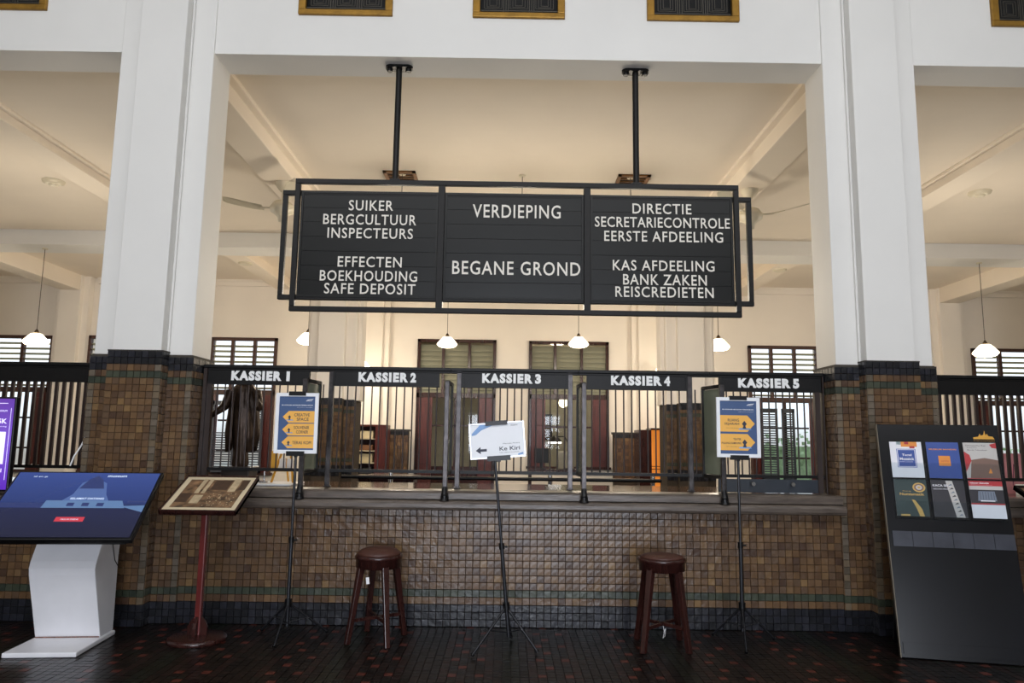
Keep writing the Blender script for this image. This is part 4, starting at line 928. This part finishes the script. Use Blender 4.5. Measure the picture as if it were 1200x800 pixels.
s_.mat(1).text(fr, '35K', .555, .66, .535, .575, .002, bold=.03).text(fr, 'museum', .57, .655, .63, .645, .002).text(fr, 'per orang', .56, .66, .505, .515, .002).text(fr, 'TICKET DI', .42, .655, .15, .18, .002, bold=.02)
s_.mat(1).rect(fr, .40, .66, .215, .47, .0015)
s_.build('screen', [PUR, em('poster_white', (214, 208, 240), .9)], t)
MB().box(px0 - .40, px0 - .32, 5.98, 6.02, .03, 1.12).box(px0 - .60, px0 - .12, 5.85, 6.15, 0, .03).build('stand', BLACKP, t)
# white cable clipped to the left pier
o = MB().path([(-3.675, 6.50, 1.55), (-3.69, 6.48, 1.47), (-3.72, 6.43, 1.37), (-3.735, 6.41, 1.29)], .007, 6).box(-3.69, -3.655, 6.49, 6.52, 1.54, 1.57).build('white_cable', PAPER, orig=(-3.76, 6.4, 1.27)); tagp(o, 'short white cable and socket on the outer side of the left pier', 'cable')
# ================================================================== BROCHURE BOARD
bw_, bh_ = .885, 1.76; br = -R(12.4)
t = thing('brochure_board', 'tall leaning black board holding six brochures in clear pockets', 'display board', (2.945, 5.69, 0), br)
lean = math.atan2(.345, 1.72)
U = Vector((1, 0, 0)); Vv = Vector((0, math.sin(lean), math.cos(lean))); N = Vector((0, -math.cos(lean), math.sin(lean))); O = Vector((0, 0, .005)); fr = (O, U, Vv, N)
T = Matrix(((U.x, -N.x, Vv.x, O.x), (U.y, -N.y, Vv.y, O.y), (U.z, -N.z, Vv.z, O.z), (0, 0, 0, 1)))
MB().box(0, bw_, 0, .03, 0, bh_, T).build('board', BLACKB, t, local=True, bevel=.004)
MB().box(-.004, .002, -.003, .032, 0, bh_, T).build('edge_trim', mat('edge_metal', (92, 84, 70), .4, metal=.4), t, local=True)
MB().box(.02, bw_ - .02, -.012, 0, .03, .11, T).build('kick_board', BLACKB, t, local=True)
MB().bar((.10, .30, 1.2), (.10, .50, .0), .03, .03).bar((bw_ - .10, .30, 1.2), (bw_ - .10, .50, .0), .03, .03).build('rear_strut', BLACKP, t, local=True)
for k in range(6): MB().box(.03 + k * .142, .169 + k * .142, -.008, -.001, .80, .915, T).build('clear_tab', mat('smoked_acrylic', (58, 60, 68), .25, var=.25, scale=6, spec=.4), t, local=True)
for r in range(2):
    for c in range(3):
        u0 = .075 + c * .268; v0 = 1.325 - r * .30
        MB().box(u0 - .008, u0 + .248, -.028, -.024, v0 - .012, v0 + .12, T).box(u0 - .008, u0 + .248, -.028, 0, v0 - .016, v0 - .012, T).build('pocket', ACRYL, t, local=True)
g = MB().mat(0); 
g.poly(fr, [(.70, 1.645), (.85, 1.645), (.84, 1.665), (.81, 1.67), (.80, 1.69), (.79, 1.675), (.785, 1.715), (.775, 1.68), (.755, 1.675), (.75, 1.69), (.735, 1.665), (.70, 1.66)], .002)
g.text(fr, 'museum perbankan', .70, .85, 1.628, 1.636, .002)
g.build('gold_emblem', GOLD, t, local=True)
def P_(n, c): return mat('print_' + n, c, .4, var=.05)
BM = [P_('paper', (232, 232, 238)), P_('royal_blue', (44, 74, 150)), P_('orange', (226, 140, 50)), P_('red', (176, 40, 46)), P_('teal', (70, 160, 160)),
      P_('dark_green', (22, 48, 48)), P_('gold', (196, 160, 84)), P_('charcoal', (34, 32, 40)), P_('brown', (120, 92, 80)), P_('steel', (110, 120, 136)), P_('deep_blue', (52, 82, 170)), P_('silver_grey', (190, 186, 182))]
def br_ab(m, f, w, h):
    m.mat(0).rect(f, 0, w, 0, h); m.mat(4).rect(f, w * .22, w * .36, h * .92, h); m.mat(2).rect(f, w * .36, w * .86, h * .86, h, .0008); m.mat(3).rect(f, w * .47, w * .60, h * .93, h, .001); m.rect(f, w * .62, w * .78, h * .82, h * .88, .001)
    m.mat(10).rect(f, w * .20, w * .80, h * .28, h * .80, .001); m.mat(0).rect(f, w * .22, w * .78, h * .295, h * .785, .0012); m.mat(1).rect(f, w * .24, w * .76, h * .31, h * .77, .0014)
    m.mat(0).text(f, 'Tegel', w * .36, w * .66, h * .58, h * .66, .0018, bold=.02).text(f, 'Mosaick', w * .28, w * .73, h * .48, h * .56, .0018, bold=.02); m.text(f, 'koleksi museum', w * .28, w * .68, h * .43, h * .45, .0018)
def br_bb(m, f, w, h):
    m.mat(1).rect(f, 0, w, 0, h); m.mat(2).text(f, 'MUSEUM MANDIRI', w * .08, w * .92, h * .78, h * .82, .001, bold=.02); m.mat(2).rect(f, w * .34, w * .70, h * .34, h * .62, .001); m.mat(3).text(f, 'gedung', w * .42, w * .64, h * .45, h * .5, .0014)
def br_cb(m, f, w, h):
    m.mat(11).rect(f, 0, w, 0, h); m.mat(7).text(f, 'Chineesche Kas', w * .08, w * .68, h * .90, h * .94, .001).text(f, 'Ruang khas', w * .12, w * .42, h * .84, h * .87, .001).text(f, 'Bank Nasabah', w * .12, w * .72, h * .78, h * .81, .001)
    m.mat(8).poly(f, [(w * .1, 0), (w, 0), (w, h * .52), (w * .6, h * .58), (w * .2, h * .52)], .0009); m.mat(3).poly(f, [(0, h * .75), (w * .16, h * .66), (w * .2, h * .5), (w * .08, h * .3), (0, h * .2)], .0012); m.poly(f, [(w * .8, h * .95), (w, h), (w, h * .84), (w * .86, h * .86)], .0012)
    m.mat(2).poly(f, [(w * .66, h * .16), (w * .78, h * .16), (w * .74, h * .3)], .0013); m.mat(3).rect(f, 0, w, 0, h * .02, .0014)
def br_at(m, f, w, h):
    m.mat(5).rect(f, 0, w, 0, h); 
    for r, k in ((.20, 6), (.15, 5), (.10, 11), (.05, 6)): m.mat(k if k != 5 else 8).poly(f, [(w * (.76 + r * math.cos(a * .5236)), h * .78 + w * r * .8 * math.sin(a * .5236)) for a in range(12)], .001 + (.2 - r) * .006)
    m.mat(6).text(f, 'Ruang', w * .25, w * .5, h * .66, h * .69, .001).text(f, 'Numismatik', w * .15, w * .9, h * .56, h * .63, .001, bold=.02)
    m.mat(6).poly(f, [(w * .5, h * .45), (w * .6, h * .43), (w * .78, h * .2), (w * .84, 0), (w * .7, 0), (w * .62, h * .22)], .001); m.mat(6).rect(f, w * .12, w * .4, 0, h * .05, .001)
def br_bt(m, f, w, h):
    m.mat(7).rect(f, 0, w, 0, h); m.mat(0).text(f, 'KACA SENI', w * .05, w * .6, h * .82, h * .88, .001, bold=.02).text(f, 'GEDUNG MANDIRI', w * .05, w * .62, h * .74, h * .77, .001)
    m.mat(11).poly(f, [(w * .45, h * .98), (w * .65, h * .98), (w * .92, 0), (w * .66, 0)], .001)
    for k in range(9):
        v = h * (.04 + .1 * k); u = w * (.80 - .027 * k); m.mat(7 if k % 2 else 9).poly(f, [(u - w * .08, v), (u + w * .06, v + h * .02), (u + w * .02, v + h * .06)], .0014)
def br_ct(m, f, w, h):
    m.mat(11).rect(f, 0, w, 0, h); m.mat(3).rect(f, 0, w, h * .86, h, .001); m.mat(0).text(f, 'Nieuw Zakelijk', w * .05, w * .62, h * .91, h * .96, .0014, bold=.02); m.rect(f, w * .05, w * .7, h * .885, h * .888, .0014)
    m.mat(7).rect(f, 0, w, h * .40, h * .76, .001); m.mat(9).poly(f, [(w * .22, h * .46), (w * .78, h * .46), (w * .74, h * .72), (w * .26, h * .72)], .0013); m.mat(0).rect(f, w * .3, w * .72, h * .45, h * .475, .0015)
    for k in range(6): m.mat(7).rect(f, w * (.3 + .08 * k), w * (.31 + .08 * k), h * .5, h * .7, .0016)
    m.mat(3).rect(f, 0, w, h * .36, h * .40, .0012); m.mat(0).rect(f, 0, w, 0, h * .36, .001)
MW = Matrix.Translation((2.945, 5.69, 0)) @ Matrix.Rotation(br, 4, 'Z')
labs = [['white brochure with a blue square titled Tegel Mosaick, top row', 'royal blue brochure with an orange square, top row middle', 'grey and red brochure titled Chineesche Kas, top row right'],
        ['dark green brochure with a gold shell, bottom row left', 'charcoal brochure titled KACA SENI with a silver ribbon, bottom row', 'brochure with a red band titled Nieuw Zakelijk, bottom row right']]
for r, row in enumerate(((br_ab, br_bb, br_cb), (br_at, br_bt, br_ct))):
    for c, fn in enumerate(row):
        u0 = .078 + c * .268; v0 = 1.33 - r * .30; w2, h2 = .235, .285
        Ol = O + U * u0 + Vv * v0 + N * (.012 if r else .008)
        Ow = MW @ Ol; R3 = MW.to_3x3(); f = (Vector((0, 0, 0)), Vector((1, 0, 0)), Vector((0, 0, 1)), Vector((0, -1, 0)))
        m = MB(); m.mat(0).box(0, w2, 0.0001, .003, 0, h2); fn(m, f, w2, h2)
        o = m.build('brochure', BM); M4 = (R3 @ Matrix((U, -N, Vv)).transposed()).to_4x4(); M4.translation = Ow; o.matrix_world = M4
        tagp(o, labs[r][c], 'brochure', 'brochures in the pockets of the black board')
# pink poster and white box behind the right screen
p0 = at(1172, 531, 7.1); p1 = at(1196, 590, 7.1)
t = thing('pink_poster', 'pink poster panel standing on the right side counter', 'poster', ((p0.x + p1.x) / 2, 7.1, 1.124))
MB().box(p0.x, p0.x + .42, 7.1, 7.12, 1.124, p0.z).build('panel', mat('poster_pink', (222, 150, 150), .5, var=.12, scale=4), t)
MB().tube((p0.x + .12, 7.097, p0.z - .1), (p0.x + .10, 7.097, 1.2), .004).build('printed_line', mat('poster_line', (120, 50, 80), .5), t)
o = MB().box(p0.x + .02, p0.x + .18, 6.85, 6.95, 1.124, 1.22).box(p0.x + .03, p0.x + .17, 6.848, 6.85, 1.14, 1.20).build('leaflet_box', PAPER, orig=(p0.x + .1, 6.9, 1.124), bevel=.004); tagp(o, 'white leaflet box in front of the pink poster on the right counter', 'box')
# extra fill lights in the side bays: bare point sources without a fitting
for (x, Y) in ((-6.5, 10.1), (6.6, 10.1)):
    l = bpy.data.lights.new('bay_fill', 'POINT'); l.energy = LP * 1.3; l.color = (1.0, .89, .73); l.shadow_soft_size = .2
    o = bpy.data.objects.new('bay_fill', l); COL.objects.link(o); o.location = (x, Y, 3.2)
